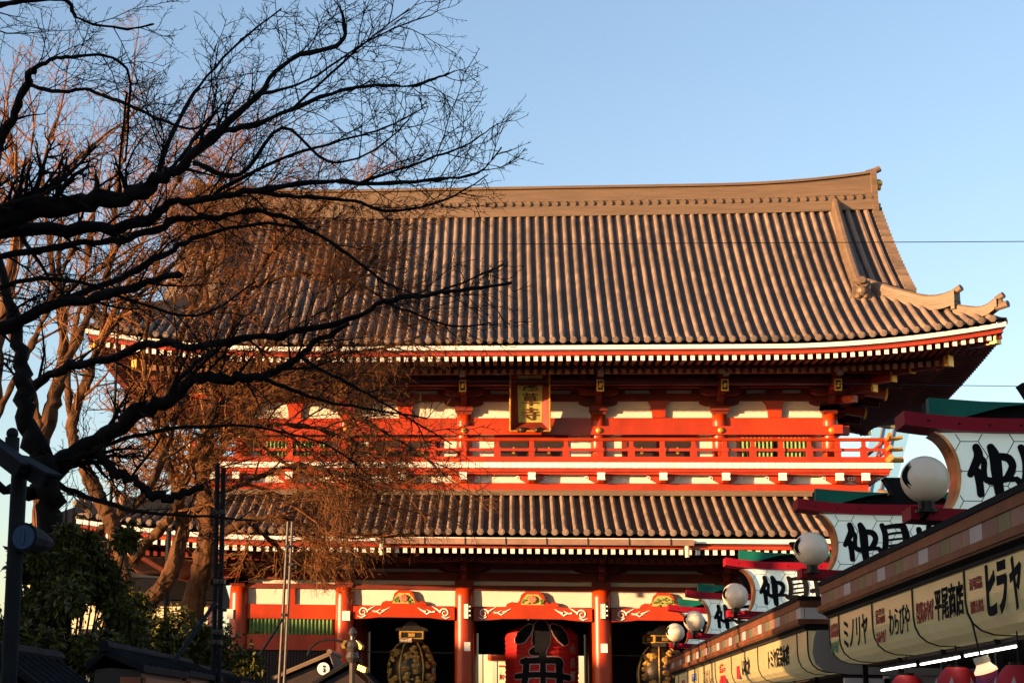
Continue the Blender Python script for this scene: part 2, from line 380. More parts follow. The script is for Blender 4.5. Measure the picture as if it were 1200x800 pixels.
# gable walls
for sg in (-1, 1):
    mb = MB(); poly = [(-1.6, 16.6), (DC, 21.7), (2 * DC + 1.6, 16.6)]
    mb.prism(poly, lambda u, v, d: (d, u, v), sg * 12.0, sg * 12.25); mb.build('gable', 'plaster', roof)
    mb = MB()
    for a, b in (((-1.6, 17.0), (DC, 22.0)), ((2 * DC + 1.6, 17.0), (DC, 22.0))): mb.beam((sg * 13.15, a[0], a[1] - 1.15), (sg * 13.15, b[0], b[1] - 1.0), .12, .4)
    mb.build('bargeboard', 'darkred', roof)
# main ridge
def rtop(x): return 22.84 + 0.47 * max(0.0, (abs(x) - 6.5) / 7.2) ** 2.4
mb = MB(); N = 60; RL = 13.32
def ridge_course(z0f, z1f, hw, n=N, L=RL):
    vs = []
    for i in range(n + 1):
        x = -L + 2 * L * i / n; z0, z1 = z0f(x), z1f(x)
        vs += [(x, DC - hw, z0), (x, DC - hw, z1), (x, DC + hw, z1), (x, DC + hw, z0)]
    fs = [(4 * i + k, 4 * i + (k + 1) % 4, 4 * i + 4 + (k + 1) % 4, 4 * i + 4 + k) for i in range(n) for k in range(4)]
    mb.add(vs, fs + [(0, 3, 2, 1), (4 * n, 4 * n + 1, 4 * n + 2, 4 * n + 3)])
base = lambda x: 21.86 + 0.25 * (rtop(x) - 22.84)
ridge_course(lambda x: base(x) - .3, lambda x: base(x) + .10, .52)
ridge_course(lambda x: base(x) + .10, lambda x: base(x) + .32, .43)
ridge_course(lambda x: base(x) + .32, lambda x: base(x) + .37, .46)
for k in range(4):
    ridge_course(lambda x, k=k: base(x) + .37 + (rtop(x) - base(x) - .47) * k / 4, lambda x, k=k: base(x) + .37 + (rtop(x) - base(x) - .47) * (k + 1) / 4 - .015, .36 - .02 * k)
    if k < 3: ridge_course(lambda x, k=k: base(x) + .37 + (rtop(x) - base(x) - .47) * (k + 1) / 4 - .015, lambda x, k=k: base(x) + .37 + (rtop(x) - base(x) - .47) * (k + 1) / 4, .345 - .02 * k)
ridge_course(lambda x: rtop(x) - .10, lambda x: rtop(x), .40, L=13.42)
for i in range(75):                            # round tile ends in the band
    x = -13.2 + 26.4 * i / 74; z = base(x) + .21
    mb.tube([(x, DC - .36, z), (x, DC - .50, z)], .115, 10); mb.tube([(x + .18, DC - .36, z + .02), (x + .18, DC - .42, z + .02)], .045, 6)
for i in range(40):
    x = -13 + 26 * i / 39; mb.tube([(x, DC, rtop(x)), (x, DC, rtop(x) + .05)], .06, 6)
rg = mb.build('ridge', 'ridge', roof)
for sg in (-1, 1):                             # ridge-end tiles
    mb = MB(); z1 = rtop(13.6)
    poly = [(-.55, 21.45), (.55, 21.45), (.6, 21.8), (.48, 22.1), (.5, 22.6), (.42, z1 - .05), (-.42, z1 - .05), (-.5, 22.6), (-.48, 22.1), (-.6, 21.8)]
    mb.prism(poly, lambda u, v, d: (d, DC + u, v), sg * 13.30, sg * 13.52)
    mb.tube([(sg * 13.2, DC, z1 - .04), (sg * 13.5, DC, z1 + .04), (sg * 13.74, DC, z1 + .15)], [.12, .13, .12], 10)
    mb.build('ridge_end_tile', 'ridge', roof)
    mb = MB(); mb.ball((sg * 13.62, DC - .15, 22.8), .17, 10); mb.ball((sg * 13.6, DC - .3, 22.55), .10, 8); mb.build('ridge_ornament', 'gold', roof)
def slope_ridge(pts, w, h, endcap=True, name='descending_ridge'):
    """a ridge wall of stacked tiles along pts (its foot line)"""
    mb = MB(); P = [Vector(p) for p in pts]; n = len(P)
    sec = [(-.5, -.25), (-.5, .12), (-.46, .14)]
    for k in range(1, 4): sec += [(-.5 + .05 * k, .14 + .2 * (k - 1) + .02), (-.5 + .05 * k, .14 + .2 * k - .015), (-.47 + .05 * k, .14 + .2 * k)]
    sec = sec + [(-x, y) for x, y in reversed(sec)]; m_ = len(sec); vs = []
    for i, q in enumerate(P):
        d = P[min(i + 1, n - 1)] - P[max(i - 1, 0)]; d.z = 0; d.normalize(); r_ = Vector((d.y, -d.x, 0))
        vs += [q + r_ * (x * w) + Vector((0, 0, y * h)) for x, y in sec]
    mb.add(vs, [(i * m_ + j, i * m_ + (j + 1) % m_, (i + 1) * m_ + (j + 1) % m_, (i + 1) * m_ + j) for i in range(n - 1) for j in range(m_)] + [tuple(range(m_ - 1, -1, -1)), tuple((n - 1) * m_ + j for j in range(m_))])
    mb.tube([Vector(p) + Vector((0, 0, h * .82)) for p in pts], w * .36, 9)
    return mb
for sg in (-1, 1):
    xs = 11.92
    pts = [up_f.p(sg * (xs - .25 * (1 - j / 14)), 3.15 + (8.85 - 3.15) * j / 14, -.03) for j in range(15)]
    mb = slope_ridge(pts, .46, .55)
    a = Vector(pts[0])
    mb.box((a.x, a.y - .06, a.z + .30), (.62, .14, .72)); mb.box((a.x, a.y - .05, a.z + .02), (.8, .12, .22))
    mb.tube([a + Vector((0, .1, .62)), a + Vector((0, -.28, .68))], .13, 10)
    mb.build('descending_ridge', 'ridge', roof)
    mb = MB(); mb.ball((a.x, a.y - .16, a.z + .28), .2, 10); mb.ball((a.x - .13, a.y - .16, a.z + .12), .11, 8); mb.ball((a.x + .13, a.y - .16, a.z + .12), .11, 8)
    for k in (-1, 1): mb.tube([(a.x + .1 * k, a.y - .16, a.z + .42), (a.x + .22 * k, a.y - .18, a.z + .55)], [.05, .02], 6)
    mb.build('ridge_ornament', 'ridge', roof)
def hip_line(z0, rise, amp, s0, s1, n, a=.72, depth=9.05):
    rs = RoofSide(HW, depth, z0, rise, amp, 0, a); return [rs.p(HW - (s0 + (s1 - s0) * j / n), s0 + (s1 - s0) * j / n) for j in range(n + 1)]
def corner_ridges(parent, z0, rise, amp, s_top, s_mid, sizes, a=.72, depth=9.05, fronts=(-1, 1)):
    for sg in (-1, 1):
        for fr in (0, 1):
            tf = lambda p: (sg * p[0], p[1] if fr == 0 else 2 * DC - p[1], p[2])
            hp = hip_line(z0, rise, amp, s_mid, s_top, 10, a, depth)
            pts = []
            for j, p in enumerate(hp):
                q = list(p); q[2] += .38 * max(0, 1 - j / 4.0) ** 2; pts.append(tf(q))
            mb = slope_ridge(pts, sizes[0], sizes[1])
            e = Vector(pts[0]); d = (Vector(pts[0]) - Vector(pts[1])); d.z = 0; d.normalize()
            mb.beam(e + d * -.02 + Vector((0, 0, -.1)), e + d * .12 + Vector((0, 0, -.1)), sizes[0] * 1.2, .3)
            mb.beam(e + Vector((0, 0, sizes[1] * .45)), e + d * .12 + Vector((0, 0, sizes[1] * .45)), sizes[0] * 1.1, sizes[1] * .95)
            mb.tube([e + Vector((0, 0, sizes[1] * .85)), e + d * .30 + Vector((0, 0, sizes[1] * .95 + .09))], [.12, .12], 10)
            mb.build('corner_ridge', 'ridge', parent)
            hp = hip_line(z0, rise, amp, .25, s_mid, 6, a, depth); pts = []
            for j, p in enumerate(hp):
                q = list(p); q[2] += .34 * max(0, 1 - j / 3.0) ** 2; pts.append(tf(q))
            mb = slope_ridge(pts, sizes[0] * .85, sizes[1] * .7)
            e = Vector(pts[0]); h2 = sizes[1] * .7
            mb.beam(e + Vector((0, 0, h2 * .45)), e + d * .10 + Vector((0, 0, h2 * .45)), sizes[0], h2)
            mb.tube([e + Vector((0, 0, h2 * .9)), e + d * .28 + Vector((0, 0, h2 + .10))], .11, 10)
            mb.tube([e - d * .2 + Vector((0, 0, -.02)), e + d * .42 + Vector((0, 0, .06))], .12, 10)
            mb.ball(e + d * .16 + Vector((0, 0, h2 * .5)), .11, 8); mb.build('corner_ridge_end', 'ridge', parent)
corner_ridges(roof, Z0U, RISEU, .72, 3.75, 1.35, (.34, .42))

# ---- eaves: board, red line, rafters
EYF = -4.99
def eave_strip(mb, y0, y1, z0, z1, amp, half, n=48):
    """front strip following the corner lift"""
    vs = []
    for i in range(n + 1):
        x = -half + 2 * half * i / n; l = lift(x, amp)
        vs += [(x, y0, z0 + l), (x, y0, z1 + l), (x, y1, z1 + l), (x, y1, z0 + l)]
    fs = [(4 * i + k, 4 * i + (k + 1) % 4, 4 * i + 4 + (k + 1) % 4, 4 * i + 4 + k) for i in range(n) for k in range(4)]
    mb.add(vs, fs + [(0, 3, 2, 1), (4 * n, 4 * n + 1, 4 * n + 2, 4 * n + 3)])
def side_strip(mb, off, th, z0, z1, amp, n=20):
    half = HD - off
    for sg in (-1, 1):
        vs = []
        for i in range(n + 1):
            u = -half + 2 * half * i / n; l = lift(u, amp, 0.0, HD); x0 = sg * (HW - off); x1 = sg * (HW - off - th)
            vs += [(x0, DC + u, z0 + l), (x0, DC + u, z1 + l), (x1, DC + u, z1 + l), (x1, DC + u, z0 + l)]
        mb.add(vs, [(4 * i + k, 4 * i + (k + 1) % 4, 4 * i + 4 + (k + 1) % 4, 4 * i + 4 + k) for i in range(n) for k in range(4)])
def eaves(parent_name, dz, amp, spacing, count, zr=14.10):
    """dz shifts the whole eave down for the lower storey"""
    eb = MB(); eave_strip(eb, -5.02, -4.72, 14.38 + dz, 14.53 + dz, amp, HW - .03); side_strip(eb, .03, .3, 14.38 + dz, 14.53 + dz, amp)
    eave = eb.build(parent_name, 'white', gate)
    b = MB(); eave_strip(b, -4.93, -4.6, 14.285 + dz, 14.376 + dz, amp, HW - .12); side_strip(b, .12, .3, 14.285 + dz, 14.376 + dz, amp); b.build('fascia', 'darkred', eave)
    b = MB(); eave_strip(b, -5.0, -4.6, 14.19 + dz, 14.282 + dz, amp, HW - .2); side_strip(b, .2, .3, 14.19 + dz, 14.282 + dz, amp); b.build('eave_beam', 'red', eave)
    # soffit sheet from the eave up to the wall, following the lift
    b = MB(); n = 40; vs = []
    cols = [(-4.95, 14.22, 0.0), (-3.35, 14.45, .35), (-3.3, 14.12, .4), (0.2, 15.25, 1.0)]
    for i in range(n + 1):
        x = -(HW - .1) + 2 * (HW - .1) * i / n
        for (y, z, q) in cols: xx = max(-(HW + (-EO - y)), min(HW + (-EO - y), x)); vs.append((xx, y, z + dz + lift(xx, amp) * (1 - q)))
    k = len(cols); b.add(vs, [(i * k + j, i * k + j + 1, (i + 1) * k + j + 1, (i + 1) * k + j) for i in range(n) for j in range(k - 1)])
    for sg in (-1, 1):
        vs = []; nn = 20
        for i in range(nn + 1):
            u = -(HD - .1) + 2 * (HD - .1) * i / nn
            for (y, z, q) in cols:
                s = y + EO; uu = max(-(HD - s), min(HD - s, u)); vs.append((sg * (HW - s), DC + uu, z + dz + lift(uu, amp, 0.0, HD) * (1 - q)))
        b.add(vs, [(i * k + j, i * k + j + 1, (i + 1) * k + j + 1, (i + 1) * k + j) for i in range(nn) for j in range(k - 1)])
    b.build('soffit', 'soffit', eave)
    return eave
def rafter(mb, x, amp, dz):
    l = lift(x, amp); mb.beam((x, -4.90, zr_ + dz + l), (x, -3.2, zr_ + .12 + dz + l * .55), .135, .17)
zr_ = 14.095
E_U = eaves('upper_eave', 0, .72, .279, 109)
SPR = .2785
xs_all = [(-54.5 + i) * SPR for i in range(110)]
xs_all = [x for x in xs_all if abs(x) < HW - .5]
# rafters: red shaft with a white painted tip
def rafter_obj(x, amp, dz, eave):
    l = lift(x, amp); me = MB()
    me.cur = 0; me.beam((x, -4.88, zr_ + dz + l), (x, -3.3, zr_ + .12 + dz + l * .6), .135, .17)
    me.cur = 1; me.beam((x, -4.905, zr_ + dz + l), (x, -4.88, zr_ + dz + l), .139, .174)
    return me
near = xs_all[-100:]
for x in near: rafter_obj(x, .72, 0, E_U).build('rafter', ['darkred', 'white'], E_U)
def rest(xs, amp, dz, eave, name='rafter_row'):
    m2 = MB()
    for x in xs: r = rafter_obj(x, amp, dz, eave); off = len(m2.m); m2.add(r.v, r.f); m2.m[off:] = r.m
    return m2
b = rest([x for x in xs_all if x not in near], .72, 0, E_U)
def base_rafters(b, amp, dz, xs, tips=True):
    for x in xs:
        l = lift(x, amp); y1 = max(0.1, -3.4 + 0) if abs(x) < 10.9 else -EO + (HW - abs(x)) + .1
        y1 = 0.1 if abs(x) < 10.9 else max(-3.3, -(abs(x) - 10.71) - .0)
        if y1 <= -3.25: continue
        if tips: b.cur = 3; b.beam((x, -3.445, 13.93 + dz + l * .55), (x, -3.421, 13.93 + dz + l * .55), .145, .195)
        b.cur = 2; b.beam((x, -3.42, 13.93 + dz + l * .55), (x, y1, 13.93 + dz + (y1 + 3.42) * .32 + l * .25), .14, .19)
def side_rafters(b, amp, dz):
    b.cur = 2
    for sg in (-1, 1):
        for i in range(64):
            u = (-31.5 + i) * SPR; l = lift(u, amp, 0.0, HD)
            b.beam((sg * (HW - .15), DC + u, zr_ + dz + l), (sg * (HW - 1.8), DC + u, zr_ + .12 + dz + l * .5), .135, .17)
            lim = HD - abs(u)
            if lim > 1.7: b.beam((sg * (HW - 1.63), DC + u, 13.93 + dz + l * .5), (sg * max(10.8, HW - lim), DC + u, 13.93 + dz + (min(lim, 5) - 1.63) * .32), .14, .19)
base_rafters(b, .72, 0, xs_all); side_rafters(b, .72, 0)
tag(b.build('rafter_row', ['darkred', 'white', 'darkred', 'agedtip'], E_U), kind='stuff')
def hip_rafters(eave, amp, dz):
    for sg in (-1, 1):
        for fr in (0, 1):
            L = lift(HW, amp); fy = lambda y: y if fr == 0 else 2 * DC - y
            p = Vector((sg * (HW - .28), fy(-EO + .28), 14.05 + dz + L * .95)); q = Vector((sg * 10.7, fy(0), 14.55 + dz)); d = (p - q).normalized()
            m_ = MB(); m_.beam(q, p, .3, .36); hr = m_.build('hip_rafter', 'red', eave)
            m_ = MB(); m_.beam(p - d * .34, p + d * .03, .33, .39); m_.build('gold_cap', 'gold', hr)
            p2 = Vector((sg * (HW - 1.55), fy(-EO + 1.55), 13.86 + dz + L * .5)); q2 = Vector((sg * 10.7, fy(0), 14.2 + dz)); d2 = (p2 - q2).normalized()
            m_ = MB(); m_.beam(q2, p2, .28, .34); hr = m_.build('hip_rafter', 'darkred', eave)
            m_ = MB(); m_.beam(p2 - d2 * .16, p2 + d2 * .03, .31, .37); m_.build('gold_cap', 'gold', hr)
hip_rafters(E_U, .72, 0)

# ---- lower roof
Z0L, RISEL, DL = 8.08, 1.70, 3.95
lo_f = RoofSide(HW, DL, Z0L, RISEL, .55, 0, a=.85)
mb = MB()
tile_slope(mb, lo_f, lambda s: HW - s, lambda u: max(0, min(DL, HW - abs(u))), 0, NROW, ns=7)
tile_slope(mb, RoofSide(HW, DL, Z0L, RISEL, .55, 2, a=.85), lambda s: HW - s, lambda u: max(0, min(DL, HW - abs(u))), 0, NROW[::3], ns=5)
for o in (1, 3):
    tile_slope(mb, RoofSide(HD, DL, Z0L, RISEL, .55, o, a=.85, start=0.0), lambda s: HD - s, lambda u: max(0, min(DL, HD - abs(u))), 0, [(-25 + i) * SP for i in range(51)], ns=5)
lroof = mb.build('lower_roof', ['tile', 'tileflat'], gate)
corner_ridges(lroof, Z0L, RISEL, .55, 3.7, 1.3, (.36, .40), a=.85, depth=DL)
mb = MB()                                      # flashing course under the balcony
X1, Y1 = HW - DL, -EO + DL
mb.bx(-X1 - .05, X1 + .05, Y1 - .16, Y1 + .2, 9.84, 9.95); mb.bx(-X1, X1, Y1 - .10, Y1 + .2, 9.952, 10.036)
for sg in (-1, 1): mb.bx(sg * (X1 - .2), sg * (X1 + .10), Y1 + .2, 2 * DC - Y1, 9.80, 9.97)
mb.build('flashing_course', 'ridge', lroof)
DZL = -6.60
E_L = eaves('lower_eave', DZL, .55, .279, 109)
b = rest(xs_all, .55, DZL, E_L); base_rafters(b, .55, DZL, xs_all, False); side_rafters(b, .55, DZL)
tag(b.build('rafter_row', ['darkred', 'white', 'darkred'], E_L), kind='stuff'); hip_rafters(E_L, .55, DZL)
# copper gutter along the middle of the lower eave
gl, gr_ = at(440, 636, GY - 5.15).x - GX, at(813, 636, GY - 5.15).x - GX
mb = MB(); prof_g = [(-.10, .10), (-.10, -.10), (.10, -.10), (.10, .10), (.08, .10), (.08, -.08), (-.08, -.08), (-.08, .10)]
mb.prism(prof_g, lambda u, v, d: (d, -5.17 + u, 7.78 + v), gl, gr_)
gut = mb.build('gutter', 'copper', gate)
mb = MB(); n = int((gr_ - gl) / 1.36)
for i in range(n + 1):
    x = gr_ - .75 - 1.36 * i; mb.bx(x - .022, x + .022, -5.285, -5.05, 7.655, 7.90)
mb.build('strap', 'bronze', gut)
for x in (gl + .22, gr_ - .22):
    m_ = MB(); m_.tube([(x, -5.17, 7.69), (x, -5.17, 7.30)], .075, 10); m_.build('outlet_pipe', 'palewall', gut)

# ---- columns
def column(x, y, z0, z1, r):
    m_ = MB(); m_.tube([(x, y, z0), (x, y, z0 + (z1 - z0) * .5), (x, y, z1 - .3), (x, y, z1)], [r, r, r * .98, r * .93], 28); return m_.build('column', 'red', gate, smooth=True)
for x in CXS:
    for y in ROWS:
        column(x, y, .12, 6.58, .35)
        if y != 4.0 or abs(x) > 10: column(x, y, 10.9, 12.97, .285)
# stone base
mb = MB(); mb.bx(-11.6, 11.6, -1.0, 9.0, .02, .12); mb.build('plinth', 'concrete', gate)

# ---- bracket sets
def arm_poly(L, h): return [(-L / 2, h), (L / 2, h), (L / 2, h * .45), (L / 2 - .10, h * .2), (L / 2 - .26, 0), (-L / 2 + .26, 0), (-L / 2 + .10, h * .2), (-L / 2, h * .45)]
def bracket_set(x, y, z0, ang, corner=False, parent=None, gold=True, tiers=3):
    """three-step bracket cluster on a column head, projecting towards ang (0 = front)"""
    c, s = math.cos(ang), math.sin(ang)
    fn = lambda px, py, pz: (x + c * px - s * py, y + s * px + c * py, z0 + pz)
    m_ = MB()
    # bearing block
    m_.box(fn(0, 0, .22), (.66, .66, .20), ang); pl = [(-.33, .12), (.33, .12), (.24, 0), (-.24, 0)]
    m_.prism(pl, lambda u, v, d: fn(u, d, v), -.24, .24)
    st = .58
    for t in range(tiers):
        zb = .32 + .30 * t
        m_.prism([(-.35, 0), (-.35, .24), (st * (t + 1) + .16, .24), (st * (t + 1) + .16, .12), (st * (t + 1) + .02, 0)], lambda u, v, d, zb=zb: fn(d, -u, zb + v), -.10, .10)
        for kk in range(t + 1):
            L = 1.42 if kk == t else 1.95
            m_.prism(arm_poly(L, .23), lambda u, v, d, zb=zb, kk=kk: fn(u, -st * kk + d, zb + v), -.095, .095)
            for u in (-L / 2 + .13, 0, L / 2 - .13): m_.box(fn(u, -st * kk, zb + .265), (.25, .25, .07), ang)
        m_.box(fn(0, -st * (t + 1), zb + .265), (.26, .26, .07), ang)
    m_.prism(arm_poly(1.5, .2), lambda u, v, d: fn(u, -st * tiers + d, .32 + .30 * tiers + v), -.09, .09)
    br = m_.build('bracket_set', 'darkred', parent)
    if gold:
        m_ = MB(); a = Vector(fn(0, .2, 1.10)); e = Vector(fn(0, -2.02, .74)); m_.beam(a, e, .21, .30); m_.build('tail_rafter', 'red', br)
        d = (e - a).normalized(); m_ = MB(); m_.cur = 0; m_.beam(e - d * .03, e + d * .03, .255, .42); m_.cur = 1; m_.beam(e + d * .03, e + d * .036, .17, .31); m_.cur = 0
        m_.beam(e + d * .036, e + d * .06, .10, .17, (0.3, 0, 1)); m_.build('gold_cap', ['gold', 'black'], br)
    m_ = MB(); a = Vector(fn(0, 0, 1.42)); e = Vector(fn(0, -2.55, 1.15)); m_.beam(a, e, .20, .34); m_.cur = 1; d = (e - a).normalized(); m_.beam(e, e + d * .012, .205, .345); m_.build('nose_beam', ['darkred', 'plaster'], br)
    return br
ZU, ZL_ = 12.95, 6.56
for (z0, gold) in ((ZU, True), (ZL_, False)):
    for i, x in enumerate(CXS): bracket_set(x, 0, z0, 0, parent=gate, gold=gold)
    for y in ROWS:
        bracket_set(CXS[-1], y, z0, math.pi / 2, parent=gate, gold=gold); bracket_set(CXS[0], y, z0, -math.pi / 2, parent=gate, gold=gold)
    for sg in (-1, 1):                          # diagonal arms of the corner clusters
        for (r_, zz, hh) in ((1.15, .45, .24), (1.95, .75, .26), (2.75, 1.02, .3), (3.5, 1.22, .3)):
            m_ = MB(); q = Vector((sg * 10.7, 0, z0 + zz + .05)); p = Vector((sg * (10.7 + r_ * .707), -r_ * .707, z0 + zz)); m_.beam(q, p, .24, hh); ca = m_.build('corner_arm', 'red' if r_ in (1.15, 2.75) else 'darkred', gate)
            if r_ > 1.5:
                d = (p - q).normalized(); m_ = MB(); m_.beam(p - d * .06, p + d * .03, .28, hh + .05); m_.build('gold_cap', 'gold', ca)
# purlins on the brackets, all round
for (z0, nm) in ((ZU, 'upper'), (ZL_, 'lower')):
    m_ = MB()
    for (o, zz, hh) in ((.58, 1.02, .22), (1.16, 1.02, .22), (1.76, 1.36, .30)):
        m_.bx(-10.71 - o - .5, 10.71 + o + .5, -o - .11, -o + .11, z0 + zz - hh / 2, z0 + zz + hh / 2)
        for sg in (-1, 1): m_.bx(sg * (10.71 + o) - .11, sg * (10.71 + o) + .11, -o + .115 - .4, 2 * DC + o + .4, z0 + zz - hh / 2 + .004, z0 + zz + hh / 2 - .004)
    m_.build('purlin', 'darkred', gate)

# ---- upper storey wall
def panel(name, m, x0, x1, z0, z1, y0, y1, parent=gate):
    m_ = MB(); m_.bx(x0, x1, y0, y1, z0, z1); return m_.build(name, m, parent)
def ring(name, m, z0, z1, out, th, ext=0.0, split=True):
    """a beam round all four sides"""
    m_ = MB(); m_.bx(-10.71 - ext, 10.71 + ext, -out, -out + th, z0, z1); m_.bx(-10.71 - ext, 10.71 + ext, 8 + out - th, 8 + out, z0, z1)
    for sg in (-1, 1): m_.bx(sg * (10.71 + out), sg * (10.71 + out - th), -ext + .002, 8 + ext - .002, z0 + .002, z1 - .002)
    return m_.build(name, m, gate)
ring('wall_core', 'plaster', 10.9, 14.9, 0.0, .10)
ring('head_beam', 'red', 12.50, 12.84, .10, .12)
nb = ring('waist_beam', 'red', 12.18, 12.498, .34, .30, ext=.62)
for x in CXS:
    m_ = MB(); m_.ball((x, -.36, 12.335), .115, 14, (1, .6, 1)); m_.build('gilt_boss', 'gold', nb, smooth=True)
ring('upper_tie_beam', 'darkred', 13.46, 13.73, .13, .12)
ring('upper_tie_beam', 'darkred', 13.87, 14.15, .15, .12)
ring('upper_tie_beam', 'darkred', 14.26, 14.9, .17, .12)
for x0, x1 in zip(CXS[:-1], CXS[1:]):           # flared struts between the columns
    c = (x0 + x1) / 2
    if abs(c) < 1: continue
    m_ = MB(); m_.prism([(c - .23, 12.842), (c + .23, 12.842), (c + .25, 13.1), (c + .30, 13.32), (c + .42, 13.458), (c - .42, 13.458), (c - .30, 13.32), (c - .25, 13.1)], lambda u, v, d: (u, d, v), -.16, -.01); m_.build('flared_strut', 'red', gate)
    for z in (13.73, 14.15): panel('block', 'darkred', c - .3, c + .3, z + .002, z + .11, -.14, -.02)
# doors, panels and lattice behind the railing
bays = list(zip(CXS[:-1], CXS[1:]))
for k, (x0, x1) in enumerate(bays):
    c = (x0 + x1) / 2
    if k in (1, 2, 3):
        fr = panel('door_frame', 'darkred', c - 1.35, c + 1.35, 10.95, 12.179, -.06, -.002)
        for sg in (-1, 1):
            d_ = panel('door', 'darkdoor', c + sg * .64 - .53, c + sg * .64 + .53, 11.0, 12.10, -.13, -.062)
            m_ = MB(); m_.box((c + sg * .64, -.145, 11.58), (.11, .03, .11)); m_.beam((c + sg * .64, -.14, 11.5), (c + sg * .64, -.14, 11.75), .05, .03); m_.build('door_fitting', 'gold', d_)
    else:
        fr = panel('lattice_frame', 'red', c - 1.35, c + 1.35, 11.05, 12.179, -.06, -.002)
        panel('lattice_back', 'dark', c - 1.2, c + 1.2, 11.2, 12.1, -.09, -.062)
        m_ = MB()
        for i in range(17):
            if i == 8: continue
            m_.beam((c - 1.14 + .1425 * i, -.14, 11.2), (c - 1.14 + .1425 * i, -.14, 12.1), .085, .085, (1, 1, 0))
        m_.build('green_lattice', 'greenslat', gate)
        for sg in (-1, 1): panel('lattice_end_post', 'darkdoor', c + sg * 1.33 - .06, c + sg * 1.33 + .06, 11.1, 12.1, -.16, -.062)

# ---- balcony
BY, BX = -1.5, 12.55
m_ = MB(); m_.bx(-BX + .12, BX - .12, BY + .10, 0, 10.83, 10.97); m_.bx(-BX + .12, -10.8, 0.003, 8, 10.83, 10.97); m_.bx(10.8, BX - .12, 0.003, 8, 10.83, 10.97); m_.bx(-BX + .12, BX - .12, 8.003, 8 - BY, 10.83, 10.97)
bal = m_.build('balcony', 'red', gate)
m_ = MB(); n = int(2 * BX / .25)
for i in range(n): x = -BX + (i + .5) * 2 * BX / n; m_.bx(x - 2 * BX / n / 2 + .006, x + 2 * BX / n / 2 - .006, BY - .02, BY + .098, 10.795, 10.995)
for sg in (-1, 1):
    for i in range(40): y = BY + .12 + (i + .5) * .27; m_.bx(sg * (BX - .0), sg * (BX - .118), y - .129, y + .129, 10.795, 10.995)
m_.build('floor_edge', 'white', bal)
m_ = MB(); m_.bx(-BX + .1, BX - .1, BY + .05, BY + .25, 10.66, 10.79); m_.bx(-BX + .12, BX - .12, BY + .12, BY + .3, 10.575, 10.657)
for sg in (-1, 1): m_.bx(sg * (BX - .1), sg * (BX - .3), BY + .26, 8 - BY, 10.66, 10.79)
m_.build('edge_beam', 'red', bal)
m_ = MB(); m_.bx(-11.75, 11.75, BY + .37, BY + .6, 10.04, 10.297)
for sg in (-1, 1): m_.bx(sg * 11.75, sg * 11.5, BY + .603, 8 - BY, 10.04, 10.297)
m_.build('base_beam', 'red', bal)
panel('under_panel', 'plaster', -11.7, 11.7, 10.30, 10.655, BY + .42, BY + .55, bal)
HB = sorted(CXS + [(a + b) / 2 for a, b in bays])
for x in HB + [-12.1, 12.1]:
    end = abs(x) > 12
    br = MB(); xx = x if not end else math.copysign(11.6, x)
    br.prism([(-.62, .335), (.62, .335), (.58, .25), (.42, .12), (.30, .05), (.2, .0), (-.2, 0), (-.3, .05), (-.42, .12), (-.58, .25)], lambda u, v, d: (xx + u, d, 10.30 + v), BY + .30, BY + .42)
    br.prism([(0, 0), (0, .30), (.55, .30), (.55, .1), (.45, 0)], lambda u, v, d: (xx + d, BY + .55 - u, 10.30 + v), -.1, .1)
    bo = br.build('balcony_bracket', 'red', bal)
    wb = MB()
    for k in range(3): wb.box((xx, BY - .02, 10.40 + .09 * k), (.27 - .02 * (k % 2), .16, .083))
    wb.build('white_block', 'white', bo)
    for sg in (-1, 1):
        sc = MB(); pts = [(xx + sg * (.50 + .085 * math.cos(a) * (1 - a / 14)), BY + .288, 10.46 + .085 * math.sin(a) * (1 - a / 14)) for a in [k * .6 for k in range(14)]]
        sc.tube(pts, .013, 5)
        sc.build('scroll', 'white', bo)
rail = MB()
rail.tube([(-BX + .05, BY + .15, 11.835), (BX - .05, BY + .15, 11.835)], .065, 10); rail.bx(-BX + .1, BX - .1, BY + .11, BY + .19, 11.42, 11.52); rail.bx(-BX + .1, BX - .1, BY + .08, BY + .22, 11.0, 11.22)
for sg in (-1, 1):
    xr = sg * (BX - .15); rail.tube([(xr, BY + .0, 11.83), (xr, 8 - BY, 11.83)], .063, 10); rail.bx(xr - .04, xr + .04, BY + .05, 8 - BY, 11.424, 11.516); rail.bx(xr - .07, xr + .07, BY + .23, 8 - BY, 11.0, 11.216)
rl = rail.build('railing', 'red', bal)
qs = sorted(HB + [(a + b) / 2 for a, b in zip(HB[:-1], HB[1:])])
for x in qs + [-11.6, 11.6, -12.4, 12.4]:
    main = x in HB or abs(x) > 12
    m_ = MB(); wd = .17 if main else .2
    m_.bx(x - wd / 2 - .02, x + wd / 2 + .02, BY + .085, BY + .215, 11.222, 11.418)
    if main: m_.bx(x - wd / 2, x + wd / 2, BY + .10, BY + .20, 11.522, 11.78); m_.bx(x - wd / 2 - .05, x + wd / 2 + .05, BY + .06, BY + .24, 11.40, 11.53)
    else: m_.prism([(-.16, 11.522), (.16, 11.522), (.07, 11.6), (.07, 11.775), (-.07, 11.775), (-.07, 11.6)], lambda u, v, d: (x + u, d, v), BY + .10, BY + .20)
    m_.build('railing_post', 'red', rl)
